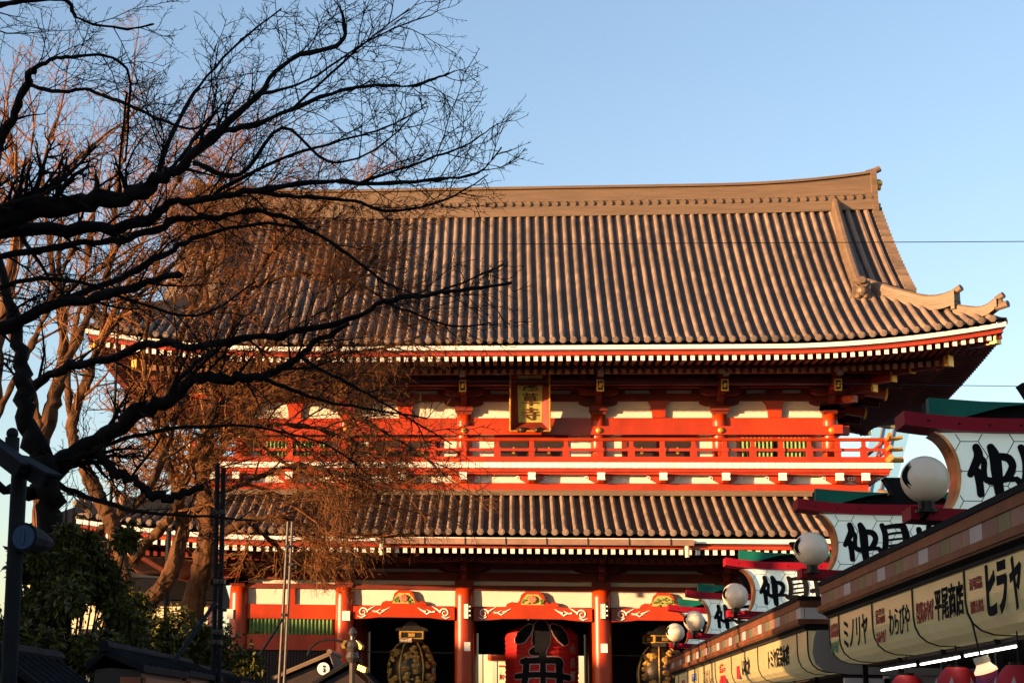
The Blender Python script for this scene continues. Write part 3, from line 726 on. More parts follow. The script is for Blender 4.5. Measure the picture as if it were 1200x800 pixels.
for sg in (-1, 1):                               # upswept gilt rail ends at the corners
    for (z, dz_, r_) in ((11.835, .10, .07), (11.47, .03, .07), (11.11, .02, .10)):
        m_ = MB(); m_.tube([(sg * (BX - .1), BY + .15, z), (sg * (BX + .2), BY + .15, z + dz_ * .4), (sg * (BX + .38), BY + .15, z + dz_)], [r_, r_, r_ * 1.05], 10); m_.build('gilt_rail_end', 'gold', rl)
        m_ = MB(); m_.tube([(sg * (BX - .15), BY + .1, z), (sg * (BX - .15), BY - .25, z + dz_ * .3), (sg * (BX - .15), BY - .45, z + dz_)], [r_, r_, r_ * 1.05], 10); m_.build('gilt_rail_end', 'gold', rl)

# ---- lower storey
ring('lower_tie_beam', 'darkred', 6.53, 6.70, .16, .14); ring('lower_tie_beam', 'darkred', 6.86, 7.16, .18, .14); ring('lower_tie_beam', 'darkred', 7.28, 8.6, .2, .14)
ring('lower_wall_band', 'plaster', 5.95, 8.5, .02, .10)
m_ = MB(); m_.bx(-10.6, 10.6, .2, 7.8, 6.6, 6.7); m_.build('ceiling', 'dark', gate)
def scroll(mb, x, z, sg, y, sc=1.0):
    """white painted tendril on the beam end, growing towards the middle of the bay"""
    sp = [(x + sg * sc * (.17 * math.cos(a) * (1 - a / 11)), y, z + sc * .17 * math.sin(a) * (1 - a / 11)) for a in [k * .5 for k in range(18)]]
    mb.tube(sp, [.034 * sc * (1 - k / 26) for k in range(18)], 5)
    for k, (a, b2, h) in enumerate(((.15, .05, .13), (.35, .06, .02), (.5, .05, -.05), (.68, .07, .08))):
        mb.tube([(x + sg * sc * a, y, z + sc * (.04)), (x + sg * sc * (a + .14), y, z + sc * h), (x + sg * sc * (a + .3), y, z + sc * (h + .1))], [.035 * sc, .03 * sc, .008], 5)
    mb.tube([(x + sg * sc * .1, y, z - sc * .12), (x - sg * sc * .05, y, z - sc * .2), (x - sg * sc * .2, y, z - sc * .14)], [.03 * sc, .03 * sc, .01], 5)
for k, (x0, x1) in enumerate(bays):
    a, b_ = x0 + .34, x1 - .34; c = (x0 + x1) / 2; w2 = (b_ - a) / 2
    if k in (1, 2, 3):
        m_ = MB()                                 # rainbow beam
        top = [(a + (b_ - a) * i / 16, 5.90 + .05 * math.sin(math.pi * i / 16)) for i in range(17)]
        bot = [(b_ - (b_ - a) * i / 16, 5.44 + .07 * min(1, 4 * min(i / 16, 1 - i / 16)) ** 2) for i in range(17)]
        m_.prism(top + bot, lambda u, v, d: (u, d, v), -.28, .12); rb = m_.build('rainbow_beam', 'red', gate)
        for (sx_, sg_) in ((a + .36, 1), (b_ - .36, -1)): s_ = MB(); scroll(s_, sx_, 5.69, sg_, -.288); s_.build('scroll_pattern', 'white', rb)
        m_ = MB()                                 # frog-leg strut with carved peony
        outl = [(-1.0, 0), (-.95, .1), (-.75, .17), (-.62, .1), (-.5, .2), (-.42, .42), (-.25, .54), (.25, .54), (.42, .42), (.5, .2), (.62, .1), (.75, .17), (.95, .1), (1.0, 0)]
        m_.prism(outl, lambda u, v, d: (c + u * w2 / 2.1 * .95, d, 5.952 + v), -.22, -.02); fs_ = m_.build('frog_leg_strut', 'red', gate)
        m_ = MB(); m_.prism([(-.42, .06), (.42, .06), (.33, .3), (.2, .44), (-.2, .44), (-.33, .3)], lambda u, v, d: (c + u, d, 5.952 + v), -.232, -.222); m_.build('carving_ground', 'goldflat', fs_)
        rnd = random.Random(k); m_ = MB()
        for i in range(26):
            u = rnd.uniform(-.38, .38); v = rnd.uniform(.08, .40 - abs(u) * .5); m_.ball((c + u, -.25, 5.952 + v), rnd.uniform(.03, .055), 6, (1.4, .6, .8))
        m_.build('carved_leaf', 'carvegreen', fs_)
        m_ = MB()
        if k != 3:
            for i in range(9):
                r_ = .10 if i else 0; m_.ball((c + r_ * math.cos(i * .785), -.27, 5.952 + .25 + r_ * .8 * math.sin(i * .785)), .065, 8, (1, .6, 1))
            m_.build('carved_peony', 'carvepink', fs_)
    else:
        panel('lattice_lintel', 'red', a, b_, 5.42, 5.945, -.14, .1); sill = panel('lattice_sill', 'red', a, b_, 4.30, 4.86, -.14, .1)
        panel('lattice_back', 'dark', a, b_, 4.86, 5.42, .0, .08)
        m_ = MB(); n = 22
        for i in range(n): xx = a + .12 + (b_ - a - .24) * i / (n - 1); m_.beam((xx, -.04, 4.862), (xx, -.04, 5.418), .10, .10, (1, 1, 0))
        m_.build('green_lattice', 'greenslat', gate)
        panel('lattice_post', 'red', c - .14, c + .14, 5.947, 6.53, -.12, .0)
        m_ = MB(); m_.bx(a, b_, .0, .06, .12, 4.30)
        m_.build('wire_screen', 'dark', gate)
        m_ = MB()
        for i in range(30): xx = a + (b_ - a) * i / 29; m_.bx(xx - .02, xx + .02, -.03, -.002, .12, 4.29)
        m_.build('screen_bars', 'darkdoor', gate)
# inner walls and back: side bays closed by added near-black walls that keep them dark, centre bay open with a lintel
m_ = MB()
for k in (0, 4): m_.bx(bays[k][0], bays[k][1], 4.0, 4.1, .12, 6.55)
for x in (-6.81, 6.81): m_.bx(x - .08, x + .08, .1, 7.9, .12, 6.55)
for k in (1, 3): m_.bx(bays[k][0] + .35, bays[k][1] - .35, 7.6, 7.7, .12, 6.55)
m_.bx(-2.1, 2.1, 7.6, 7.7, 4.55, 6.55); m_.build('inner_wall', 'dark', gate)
for sg in (-1, 1): panel('side_wall', 'red', sg * 10.66, sg * 10.76, .12, 6.5, .36, 7.64)
m_ = MB(); m_.bx(-10.71, 10.71, 7.72, 7.85, 5.4, 6.56); m_.build('rear_lintel', 'darkred', gate)
for k in (1, 2, 3):                               # tie rods across the passages
    m_ = MB(); m_.tube([(bays[k][0] + .3, .5, 4.30 if k != 2 else 6.2), (bays[k][1] - .3, .5, 4.30 if k != 2 else 6.2)], .025, 6); m_.build('tie_rod', 'pole', gate)

# ---- things hung on the gate
def lathe_y(mb, prof, n=24): mb.lathe(prof, (0, 0, 0), n)
# name plaque, leaning forward
pc = at(621, 467.5, GY - 1.05)
pl = thing('name_plaque', 'tall gilt framed name plaque hung under the upper eave, leaning forward', 'plaque', tuple(pc))
pl.rotation_euler = (R(12), 0, 0)
m_ = MB(); o = [(-.62, 1.13), (.62, 1.13), (.72, -1.13), (-.72, -1.13)]
o = [(-.70, 1.14), (.70, 1.14), (.72, -1.14), (-.72, -1.14)]; i_ = [(-.46, .86), (.46, .86), (.42, -.84), (-.42, -.84)]
for k in range(4):
    a, b2, c2, d2 = o[k], o[(k + 1) % 4], i_[(k + 1) % 4], i_[k]
    q = [(a[0], -.30, a[1]), (b2[0], -.30, b2[1]), (c2[0], -.02, c2[1]), (d2[0], -.02, d2[1])]; m_.add(q + [(x, y + .10, z) for x, y, z in q], [(3, 2, 1, 0), (4, 5, 6, 7), (0, 1, 5, 4), (2, 3, 7, 6), (1, 2, 6, 5), (3, 0, 4, 7)])
m_.build('plaque_frame', 'darkred', pl)
m_ = MB()
for k in range(4):
    a, b2 = Vector((o[k][0], -.31, o[k][1])), Vector((o[(k + 1) % 4][0], -.31, o[(k + 1) % 4][1])); n = int((b2 - a).length / .07)
    for j in range(n): m_.ball(a.lerp(b2, (j + .5) / n), .042, 6)
m_.build('gilt_border', 'gold', pl)
m_ = MB(); m_.prism(i_, lambda u, v, d: (u, d, v), -.03, .05); m_.build('gold_field', 'goldflat', pl)
for j, ch in enumerate('淺草寺'):
    vs, fs = text_mesh(ch, lambda u, v, d, j=j: (u, -.032 - d, .52 - .52 * j + v), .56, .46, .05, .008); m_ = MB(); m_.add(vs, fs); m_.build('lettering', 'goldchar', pl)
m_ = MB()
for sg in (-1, 1): m_.ball((sg * .28, -.30, -1.10), .12, 10, (1.3, .8, .9)); m_.ball((sg * .42, -.3, -1.13), .07, 8)
m_.build('lion_foot', 'bronze', pl)

# great red lantern in the middle passage
lc = at(634.5, 740, GY + 2.45)
lt = thing('giant_paper_lantern', 'giant red paper lantern with black brushed characters in the middle passage', 'lantern', (lc.x, lc.y, 0))
LR, LZ0, LZ1 = 1.36, 2.3, 5.45
m_ = MB(); prof_l = []
for i in range(37):
    t = i / 36; z = LZ0 + (LZ1 - LZ0) * t; e = abs(2 * t - 1); r_ = LR * (1 - .42 * max(0, (e - .72) / .28) ** 2.2) - .035 * abs(math.sin(math.pi * i / 2)); prof_l.append((r_, z))
m_.lathe(prof_l, (0, 0, 0), 40); lb = m_.build('lantern_body', 'lanternred', lt, smooth=False)
m_ = MB(); m_.tube([(0, 0, 5.44), (0, 0, 5.62)], .85, 28); m_.build('lantern_cap', 'black', lt)
m_ = MB(); m_.tube([(0, 0, 2.31), (0, 0, 1.9)], .85, 28); m_.build('lantern_base', 'black', lt)
m_ = MB(); m_.tube([(0, 0, 5.6), (0, 0, 6.58)], .06, 8); m_.build('hanger', 'steel', lt)
def cyl(u, v, d): 
    a = u / LR; rr = LR + d; return (rr * math.sin(a), -rr * math.cos(a), v)
# 小 and 舟, measured from the photograph: local units of metres
SM = [[(-.02, 5.30, .50), (-.02, 5.05, .60), (-.04, 4.76, .62), (-.10, 4.50, .42), (-.34, 4.40, .24)], [(-.42, 5.30, .20), (-.58, 5.12, .36), (-.78, 4.92, .42), (-.92, 4.84, .26)], [(.40, 5.32, .20), (.56, 5.18, .40), (.74, 4.98, .42), (.86, 4.82, .30)]]
FU = [[(.05, 4.36, .16), (.0, 4.22, .24), (-.08, 4.12, .22)], [(-.72, 4.06, .20), (-.1, 4.10, .22), (.58, 4.10, .24), (.66, 3.9, .22)], [(-.58, 4.1, .22), (-.60, 3.6, .24), (-.72, 3.05, .22), (-.9, 2.75, .14)], [(.60, 4.1, .24), (.62, 3.6, .26), (.60, 3.0, .24), (.40, 2.82, .16)], [(-1.0, 3.52, .18), (-.4, 3.58, .20), (.4, 3.58, .20), (1.0, 3.50, .22)], [(0.02, 4.0, .18), (0.02, 3.72, .2)], [(0.02, 3.45, .18), (0.02, 3.0, .2)], [(-.5, 3.03, .16), (.5, 3.03, .18)]]
m_ = MB(); m2 = MB()
for k, st_ in enumerate(SM + FU):
    stroke_poly(m_, [(x, z, w_ + .075) for x, z, w_ in st_], cyl, .002 + .0008 * k, .044 + .0008 * k); stroke_poly(m2, st_, cyl, .03 + .0008 * k, .062 + .0008 * k)
m_.build('letter_outline', 'outline', lt); m2.build('lettering', 'ink', lt)
for j, ch in enumerate('小舟町奉納'):
    vs, fs = text_mesh(ch, lambda u, v, d, j=j: cyl(1.32 + u, 4.55 - .5 * j + v, .004 + d), .34, .40, .01, .03); q = MB(); q.add(vs, fs); q.build('side_lettering', 'outline', lt)

# two bronze lanterns
def bronze_lantern(name, label, x, z_top, yaw):
    t_ = thing(name, label, 'lantern', (x, GY + 1.0, 0), yaw, 'bronze lanterns in the side passages')
    z1, z0 = z_top, z_top - 2.1
    m_ = MB(); pr = [(.34 + .50 * math.sin(math.pi * i / 16) ** .6, z0 + (z1 - z0) * i / 16) for i in range(17)]; m_.lathe(pr, (0, 0, 0), 32); bd = m_.build('lantern_body', 'bronze', t_, smooth=True)
    for a in range(6):
        ang = a * math.pi / 3 + math.pi / 6
        rib = MB(); rib.tube([((r_ + .015) * math.sin(ang), -(r_ + .015) * math.cos(ang), z) for r_, z in pr], .032, 7); rib.build('rib', 'brass', t_)
    for a in (-1, 0, 1, 2):
        rnd = random.Random(a + 5); rl_ = MB()
        for i in range(34):
            f = rnd.uniform(.10, .92); j = int(f * 16); r_, z = pr[j]; ang = a * math.pi / 3 + rnd.uniform(-.34, .34) * (.6 + .4 * math.sin(math.pi * f))
            rl_.ball(((r_ - .01) * math.sin(ang), -(r_ - .01) * math.cos(ang), z + rnd.uniform(-.05, .05)), rnd.uniform(.07, .15), 8, (1.1, .8, .8))
        rl_.build('gilt_relief', 'brass', t_)
    m_ = MB(); m_.tube([(0, 0, z1 - .02), (0, 0, z1 + .12)], .5, 6); m_.bx(-.42, .42, -.42, .42, z1 + .10, z1 + .38)
    m_.build('lantern_collar', 'bronze', t_)
    for sx, sy, rz_ in ((0, -1, 0), (-1, 0, 1), (1, 0, 1)):
        f_ = MB()
        for (u0, u1, v0, v1) in ((-.42, .42, .10, .14), (-.42, .42, .34, .38), (-.42, -.38, .14, .34), (.38, .42, .14, .34), (-.12, .12, .18, .30)):
            if rz_ == 0: f_.bx(u0, u1, -.45, -.421, z1 + v0, z1 + v1)
            else: f_.bx(sx * .421, sx * .45, u0, u1, z1 + v0, z1 + v1)
        f_.build('crest_plate', 'gold', t_)
    m_ = MB(); m_.prism([(-.62, .40), (.62, .40), (.55, .5), (.3, .56), (.18, .7), (0, .76), (-.18, .7), (-.3, .56), (-.55, .5)], lambda u, v, d: (u, d, z1 + v), -.3, .3)
    m_.build('lantern_crown', 'bronze', t_)
    m_ = MB(); m_.tube([(0, 0, z1 + .7), (0, 0, 6.58)], .05, 8); m_.build('hanger', 'steel', t_)
    m_ = MB(); m_.tube([(0, 0, z0 - .2), (0, 0, z0 + .05)], .4, 6); m_.build('lantern_foot', 'bronze', t_)
bronze_lantern('bronze_lantern', 'black bronze lantern with gilt relief in the passage left of the red lantern', at(482, 760, GY + 1.0).x, at(482, 752, GY + 1.0).z, R(4))
bronze_lantern('bronze_lantern', 'black bronze lantern with gilt relief right of the red lantern, partly behind shop signs', at(773, 765, GY + 1.0).x, at(773, 757, GY + 1.0).z, R(24))

# column lamps and notice plates
def plate(name, label, px, py, wpx, hpx, cat='notice', y=-.38, m='white', txt=True):
    c = at(px, py, GY + y); k = (GY + y) / F
    m_ = MB(); m_.box((0, 0, 0), (wpx * k, .03, hpx * k)); o_ = m_.build(name, m, None, loc=tuple(c)); tag(o_, label, cat); return o_
def column_lamp(label, px, py):
    c = at(px, py, GY - .42); t_ = thing('box_lamp', label, 'lamp', tuple(c), 0, 'box lamps on the gate columns')
    m_ = MB(); m_.box((0, -.05, 0), (.27, .2, .56)); m_.build('lamp_box', 'black', t_)
    m_ = MB(); m_.box((-.137, -.05, 0), (.006, .17, .52)); m_.box((-.05, -.153, 0), (.14, .006, .52))
    for z in (-.15, 0.02, .17): m_.box((.075, -.153, z), (.06, .006, .05))
    m_.build('lamp_pane', 'white', t_)
column_lamp('white fronted box lamp high on the column left of the red lantern', 548, 716)
column_lamp('white fronted box lamp high on the column right of the red lantern', 708.5, 716)
plate('notice_plate', 'small white plate halfway down the column left of the red lantern', 547.5, 757, 7, 10)
plate('notice_plate', 'small white plate halfway down the column right of the red lantern', 708, 759, 7.5, 10)
plate('notice_plate', 'white paper notice on the leftmost visible column, beside scaffold poles', 269.5, 719, 7.5, 11.5)
plate('notice_plate', 'white paper notice on the column at the right end of the green lattice', 405.5, 721, 9, 11)
# ------------------------------------------------------------------ shop rows on the right of the street
def atX(x, y, X):
    d = FW + RT * ((x - PX) / F) - UP * ((y - PY) / F); return CAM + d * (X / d.x)
TC = ['palegrey', 'bandpink', 'bandgreen', 'bandmauve']
M['bandpink'] = mat('pink_fascia_tile', (0.187, 0.101, 0.079), 0.4, 0, 0.12, 3); M['bandgreen'] = mat('green_fascia_tile', (0.079, 0.108, 0.040), 0.4, 0, 0.12, 3)
M['bandmauve'] = mat('mauve_fascia_tile', (0.101, 0.050, 0.054), 0.4, 0, 0.12, 3)
BW = 10.5
def shop_row(name, label, y0, y1, dz, endwall):
    t = thing(name, label, 'shop row', (4.5, y0, 0)); L = y1 - y0
    m_ = MB(); m_.bx(.06, BW, .06, L - .06, 3.30 + dz, 3.74 + dz); m_.bx(2.6, BW, .1, L - .1, .02, 3.30 + dz); sh = m_.build('shop_body', 'dark', t)
    m_ = MB(); m_.bx(-.03, BW, -.03, L + .03, 3.765 + dz, 3.83 + dz); m_.bx(1.0, BW - 1, .5, L - .5, 3.83 + dz, 3.9 + dz); m_.build('roof_edge', 'roofcap', t)
    m_ = MB(); m_.bx(-.012, .06, -.012, L + .012, 3.655 + dz, 3.763 + dz); m_.bx(.06, BW, -.012, .055, 3.655 + dz, 3.763 + dz); m_.build('copper_fascia', 'coppershop', t)
    m_ = MB(); m_.bx(-.05, .06, -.05, L + .05, 3.39 + dz, 3.47 + dz); m_.bx(.06, BW, -.05, .055, 3.39 + dz, 3.47 + dz); m_.bx(-.03, .06, -.03, L + .03, 3.37 + dz, 3.389 + dz); m_.build('copper_ledge', 'coppershop', t)
    m_ = MB(); y = .0; k = 0; rnd = random.Random(3)
    seq = [(0, .5), (1, .32), (1, .5), (2, .45), (3, .6)]
    while y < L:
        c, wd = seq[k % 5]; e = min(L, y + wd - .012); m_.cur = c; m_.bx(.004, .06, y, e, 3.472 + dz, 3.653 + dz); y += wd; k += 1
    m_.cur = 0; m_.bx(.07, BW, .0, .055, 3.472 + dz, 3.653 + dz); m_.build('tile_band', TC, t)
    m_ = MB()                                    # soffit stepping back to the signs
    m_.prism([(.0, 3.368), (1.0, 3.368), (1.0, 3.30), (.10, 3.30), (.04, 3.345)], lambda u, v, d: (u, d, v + dz), .0, L); m_.build('soffit_trim', 'roofcap', t)
    m_ = MB(); m_.bx(.6, 2.6, .1, L - .1, 2.60 + dz, 2.66 + dz); m_.build('shop_ceiling', 'dark', t)
    for i in range(int(L / 2.5) + 1): m_ = MB(); m_.bx(.55, .62, max(.1, L - 2.5 * i - .06), L - 2.5 * i, .02, 3.3 + dz); m_.build('shop_post', 'steel', t)
    if endwall:
        m_ = MB(); m_.prism([(.24, 3.30), (.20, 3.2), (.16, 2.95), (.20, 2.78), (.34, 2.66), (.7, 2.62), (6, 2.62), (6, 3.30)], lambda u, v, d: (u, d, v + dz), -.02, .03); m_.bx(1.3, BW, .0, .06, .02, 3.3 + dz); m_.build('end_panel', 'grey', t)
        m_ = MB(); m_.bx(.62, 1.3, -.1, .03, 2.40 + dz, 2.56 + dz); m_.bx(.62, .72, -.1, .03, .02, 2.40 + dz); m_.bx(1.22, 1.3, -.1, .03, .02, 2.6 + dz); m_.build('shutter_frame', 'palegrey', t)
    return t
row1 = shop_row('shop_row', 'near row of small shops with cream lightbox signs under a brown copper fascia', 4.0, 27.72, 0, False)
row2 = shop_row('shop_row', 'farther row of small shops whose grey end panel faces the near row', 29.72, 54.6, -.06, True)

SX = 4.6
prof_s = [(0, 3.29), (0, 2.98), (.015, 2.86), (.06, 2.76), (.14, 2.69), (.26, 2.65), (.5, 2.64), (.5, 3.29)]
def sign_pt(u, v, d): return (-d, -u, v)      # u to the reader's right (towards the camera)
def box_sign(label, y0, y1, texts, dz=0.0, plain=False):
    """texts: list of (string, u centre, z centre, width, height, material, bold)"""
    yc = (y0 + y1) / 2; t = thing('lightbox_sign', label, 'shop sign', (SX, yc, dz), 0, 'lightbox shop signs')
    hw = (y1 - y0) / 2 - .022; m_ = MB(); m_.prism(prof_s, lambda u, v, d: (u, d, v), -hw, hw); bx_ = m_.build('sign_box', 'box', t, smooth=False)
    m_ = MB()
    for e in (-1, 1):
        pts = [(u - .004, e * (hw + .012), v) for u, v in prof_s[:-1]]
        for a, b in zip(pts[:-1], pts[1:]): m_.beam(a, b, .022, .02)
    m_.bx(-.02, .3, -hw - .022, hw + .022, 3.292, 3.31); m_.build('sign_frame', 'black', t)
    m_ = MB(); m_.bx(.0, .06, hw - .05, hw + .02, 3.30, 3.40); m_.ball((-.01, hw, 3.345), .028, 8); m_.build('frame_clip', 'brass', t)
    for (s_, u, z, w_, h_, mm, bd) in texts:
        vs, fs = text_mesh(s_, lambda a, b, d: (-.002 - d, -(u + a), z + b), w_, h_, .008, bd); q = MB(); q.add(vs, fs); q.build('lettering', mm, t)
    return t
box_sign('cream lightbox sign with huge black characters, cut by the right picture edge', 16.90, 19.41, [('ヒ', -.22, 3.02, .36, .50, 'ink', .04), ('ラ', .20, 3.02, .36, .5, 'ink', .04), ('ヤ', .68, 3.02, .40, .5, 'ink', .03), ('江戸民芸品', -.80, 3.13, .50, .125, 'signtextred', .02), ('観光土産品', -.80, 2.90, .50, .125, 'signtextred', .02)])
box_sign('cream lightbox sign with four bold black characters after a red word', 19.41, 21.92, [('平尾商店', .52, 3.03, 1.30, .36, 'ink', .018), ('観光みやげ', -.64, 3.0, .88, .24, 'signtextred', .03)])
box_sign('cream lightbox sign with thin black script and small red writing', 21.92, 24.37, [('わらびや', .42, 2.98, 1.2, .34, 'ink', .0), ('民芸品', -.72, 3.10, .55, .19, 'signtextred', .015), ('おみやげ', -.72, 2.84, .6, .16, 'signtextred', .01)])
box_sign('cream lightbox sign with four widely spaced slanted black characters and no red writing', 24.37, 26.85, [('ミノリヤ', .0, 3.0, 1.75, .40, 'ink', .01)])
box_sign('narrow cream lightbox sign with red over green writing, far end of near row', 26.85, 27.66, [('民芸品', .0, 3.10, .6, .2, 'signtextred', .03), ('みやげ', .0, 2.86, .6, .18, 'signtextgreen', .03)])
box_sign('off-screen cream lightbox sign', 14.39, 16.90, [('江戸民芸', .0, 3.0, 1.7, .36, 'ink', .03)])
E2 = [29.74] + [atX(x, y, SX).y for x, y in ((934, 740), (888, 757), (857, 765), (838, 770), (818, 774), (806, 777), (795, 780))]
S2 = [('blank narrow cream lightbox sign at the corner of the farther shop row', []),
      ('cream lightbox sign with a long row of narrow black characters on the farther row', [('トミヤ民芸本店', .25, 3.0, 2.6, .36, 'ink', .02)]),
      ('cream lightbox sign with a few black strokes and a red block on the farther row', [('いなか', .3, 3.0, 1.3, .36, 'ink', .02), ('■', -1.0, 2.92, .5, .26, 'signtextred', 0)]),
      ('cream lightbox sign with two red squares one over the other', [('祭', -.1, 3.10, 1.4, .2, 'signtextred', .08), ('品', -.1, 2.85, 1.3, .18, 'signtextred', .08)]),
      ('sunlit cream lightbox sign with pale thin lettering between the red squares and the blue writing', [('こけし', .2, 3.0, 1.8, .32, 'goldchar', .0)]),
      ('sunlit cream lightbox sign with blue and red writing on the farther row', [('玩具', .3, 3.08, 1.4, .2, 'signtextblue', .03), ('人形', .3, 2.84, 1.3, .18, 'signtextred', .03)]),
      ('sunlit cream lightbox sign with small pink writing, second from the gate', [('雷', 0, 2.95, .9, .3, 'signtextred', .02)]),
      ('sunlit cream lightbox sign with small red writing nearest the gate', [('扇', 0, 2.9, .9, .28, 'signtextred', .03)])]
E2.append(54.3)
for (lb_, tx), a, b in zip(S2, E2[:-1], E2[1:]): box_sign(lb_, a, b, tx, dz=-.06)

# big signboards over the shops, globe lamps
HEX = .185
def hex_edges(x0, x1, z0, z1):
    es = set(); out_ = []
    for i in range(-3, 26):
        for j in range(-3, 16):
            cx = x0 + i * HEX * 1.5; cz = z0 + .02 + j * HEX * 1.732 + (HEX * .866 if i % 2 else 0)
            for k in range(6):
                a, b = [(cx + HEX * math.cos(R(60 * q)), cz + HEX * math.sin(R(60 * q))) for q in (k, k + 1)]
                key = tuple(sorted(((round(a[0], 3), round(a[1], 3)), (round(b[0], 3), round(b[1], 3)))))
                if key not in es: es.add(key); out_.append((a, b))
    return out_
NAKA = [[(835, 325, 62), (850, 390, 74), (815, 470, 66), (778, 535, 52)], [(830, 510, 60), (845, 600, 60), (850, 688, 58)], [(950, 325, 62), (978, 400, 92), (985, 500, 92), (990, 600, 82), (1000, 695, 72)],
        [(868, 405, 44), (890, 440, 48), (885, 510, 46), (893, 570, 50), (945, 590, 60)], [(1020, 395, 56), (1085, 412, 64), (1112, 470, 60), (1080, 540, 58), (1050, 575, 50)], [(1000, 585, 56), (1060, 570, 50), (1110, 572, 46)]]
MI = [[(885, 332, 38), (905, 400, 44), (905, 480, 44), (895, 530, 40)], [(905, 350, 34), (970, 338, 38), (1040, 335, 46)], [(1040, 340, 50), (1058, 420, 56), (1055, 500, 50), (1035, 535, 30)], [(905, 410, 17), (970, 395, 20), (1040, 388, 17)], [(905, 455, 16), (970, 443, 18), (1040, 435, 16)], [(905, 500, 18), (970, 490, 20), (1040, 480, 18)],
      [(850, 515, 30), (885, 545, 44), (945, 535, 46), (1000, 545, 40)], [(960, 540, 40), (920, 590, 40), (860, 640, 34)], [(1020, 530, 40), (1030, 600, 44), (1075, 640, 42), (1130, 620, 30)]]
YO = [[(850, 470, 50), (950, 450, 46), (1090, 430, 50)], [(890, 360, 44), (905, 460, 48), (915, 560, 46), (960, 610, 44), (1080, 600, 40)], [(970, 340, 44), (975, 440, 46), (975, 530, 40)], [(1050, 320, 44), (1055, 420, 46), (1045, 530, 42), (985, 535, 34)]]
def signboard(label, Y, globe_label):
    t = thing('arch_signboard', label, 'signboard', (0, Y, -.056), 0, 'street signboards above the shops'); t.scale = (1.035, 1.035, 1.035); XL, XR, XC = 4.17, 7.2, 5.685
    zt = lambda x: 4.80 + .10 * (abs(x - XC) / 1.58) ** 3
    zb = 3.98
    m_ = MB(); n = 12
    for i in range(n):                            # upswept top beam
        a, b = XL + (XR - XL) * i / n, XL + (XR - XL) * (i + 1) / n
        vs = []
        for x in (a, b): vs += [(x, -.22, zt(x)), (x, .28, zt(x)), (x, .28, zt(x) + .15), (x, -.22, zt(x) + .15)]
        m_.add(vs, [(0, 1, 5, 4), (1, 2, 6, 5), (2, 3, 7, 6), (3, 0, 4, 7)] + ([(3, 2, 1, 0)] if i == 0 else []) + ([(4, 5, 6, 7)] if i == n - 1 else []))
    m_.build('top_beam', 'signred', t)
    m_ = MB(); zz = lambda x: zb - .14 + .04 * (abs(x - XC) / 1.58) ** 3
    for i in range(n):
        a, b = XL + .02 + (XR - XL - .04) * i / n, XL + .02 + (XR - XL - .04) * (i + 1) / n; vs = []
        for x in (a, b): vs += [(x, -.20, zz(x)), (x, .26, zz(x)), (x, .26, zz(x) + .135), (x, -.20, zz(x) + .135)]
        m_.add(vs, [(0, 1, 5, 4), (1, 2, 6, 5), (2, 3, 7, 6), (3, 0, 4, 7)] + ([(3, 2, 1, 0)] if i == 0 else []) + ([(4, 5, 6, 7)] if i == n - 1 else []))
    m_.build('bottom_beam', 'signred', t)
    arc = lambda z: .30 * math.sqrt(max(0, 1 - ((z - 4.36) / .47) ** 2))
    zs = [3.985 + (4.815 - 3.985) * i / 20 for i in range(21)]
    left = [(XL + .27 + arc(z), z) for z in zs]; right = [(XR - .27 - arc(z), z) for z in zs]
    m_ = MB()
    for i in range(20):
        (a, za), (b, zb_) = left[i], left[i + 1]; (c, _), (d_, _) = right[i], right[i + 1]
        for y in (-.10, .18): m_.add([(a, y, za), (c, y, za), (d_, y, zb_), (b, y, zb_)], [(0, 1, 2, 3)])
    pn = m_.build('glass_panel', 'signglass', t)
    for side, sg in ((left, -1), (right, 1)):
        m_ = MB()
        for i in range(20):
            (a, za), (b, zb_) = side[i], side[i + 1]; o1, o2 = a + sg * .04, b + sg * .04
            m_.add([(a, -.16, za), (b, -.16, zb_), (o2, -.16, zb_), (o1, -.16, za), (a, .24, za), (b, .24, zb_), (o2, .24, zb_), (o1, .24, za)], [(0, 1, 2, 3), (7, 6, 5, 4), (3, 2, 6, 7), (1, 0, 4, 5)])
        m_.build('copper_edge', 'coppertrim', t)
    m_ = MB()
    for (a, b) in hex_edges(4.3, 7.2, 3.9, 4.9):
        def ins(p): return 3.99 < p[1] < 4.81 and XL + .28 + arc(p[1]) < p[0] < XR - .28 - arc(p[1])
        pts = [(a[0] + (b[0] - a[0]) * k / 8, a[1] + (b[1] - a[1]) * k / 8) for k in range(9)]; keep = [p for p in pts if ins(p)]
        if len(keep) > 1: m_.beam((keep[0][0], -.102, keep[0][1]), (keep[-1][0], -.102, keep[-1][1]), .006, .009)
    m_.build('lead_lines', 'hexline', t)
    def gl(x, y, d): return (5.065 + (x - 945) * .00131, -.104 - d, 4.40 - (y - 510) * .00138)
    m_ = MB()
    for k, s_ in enumerate(NAKA): stroke_poly(m_, s_, gl, 0, .012 + .0006 * k)
    for k, s_ in enumerate(MI): stroke_poly(m_, [(x, y, w_) for x, y, w_ in s_], lambda x, y, d: (5.55 + (x - 970) * .00195, -.104 - d, 4.40 - (y - 470) * .00185), 0, .012 + .0006 * k)
    for k, s_ in enumerate(YO): stroke_poly(m_, s_, lambda x, y, d: (6.05 + (x - 970) * .0018, -.104 - d, 4.40 - (y - 470) * .0018), 0, .012 + .0006 * k)
    m_.build('lettering', 'ink', t)
    m_ = MB(); m_.prism([(4.47, 4.955), (4.47, 5.18), (5.0, 5.135), (5.7, 5.115), (6.4, 5.135), (6.93, 5.18), (6.93, 4.955)], lambda u, v, d: (u, d, v), -.02, .32); m_.build('canopy', 'roofcap', t)
    m_ = MB()
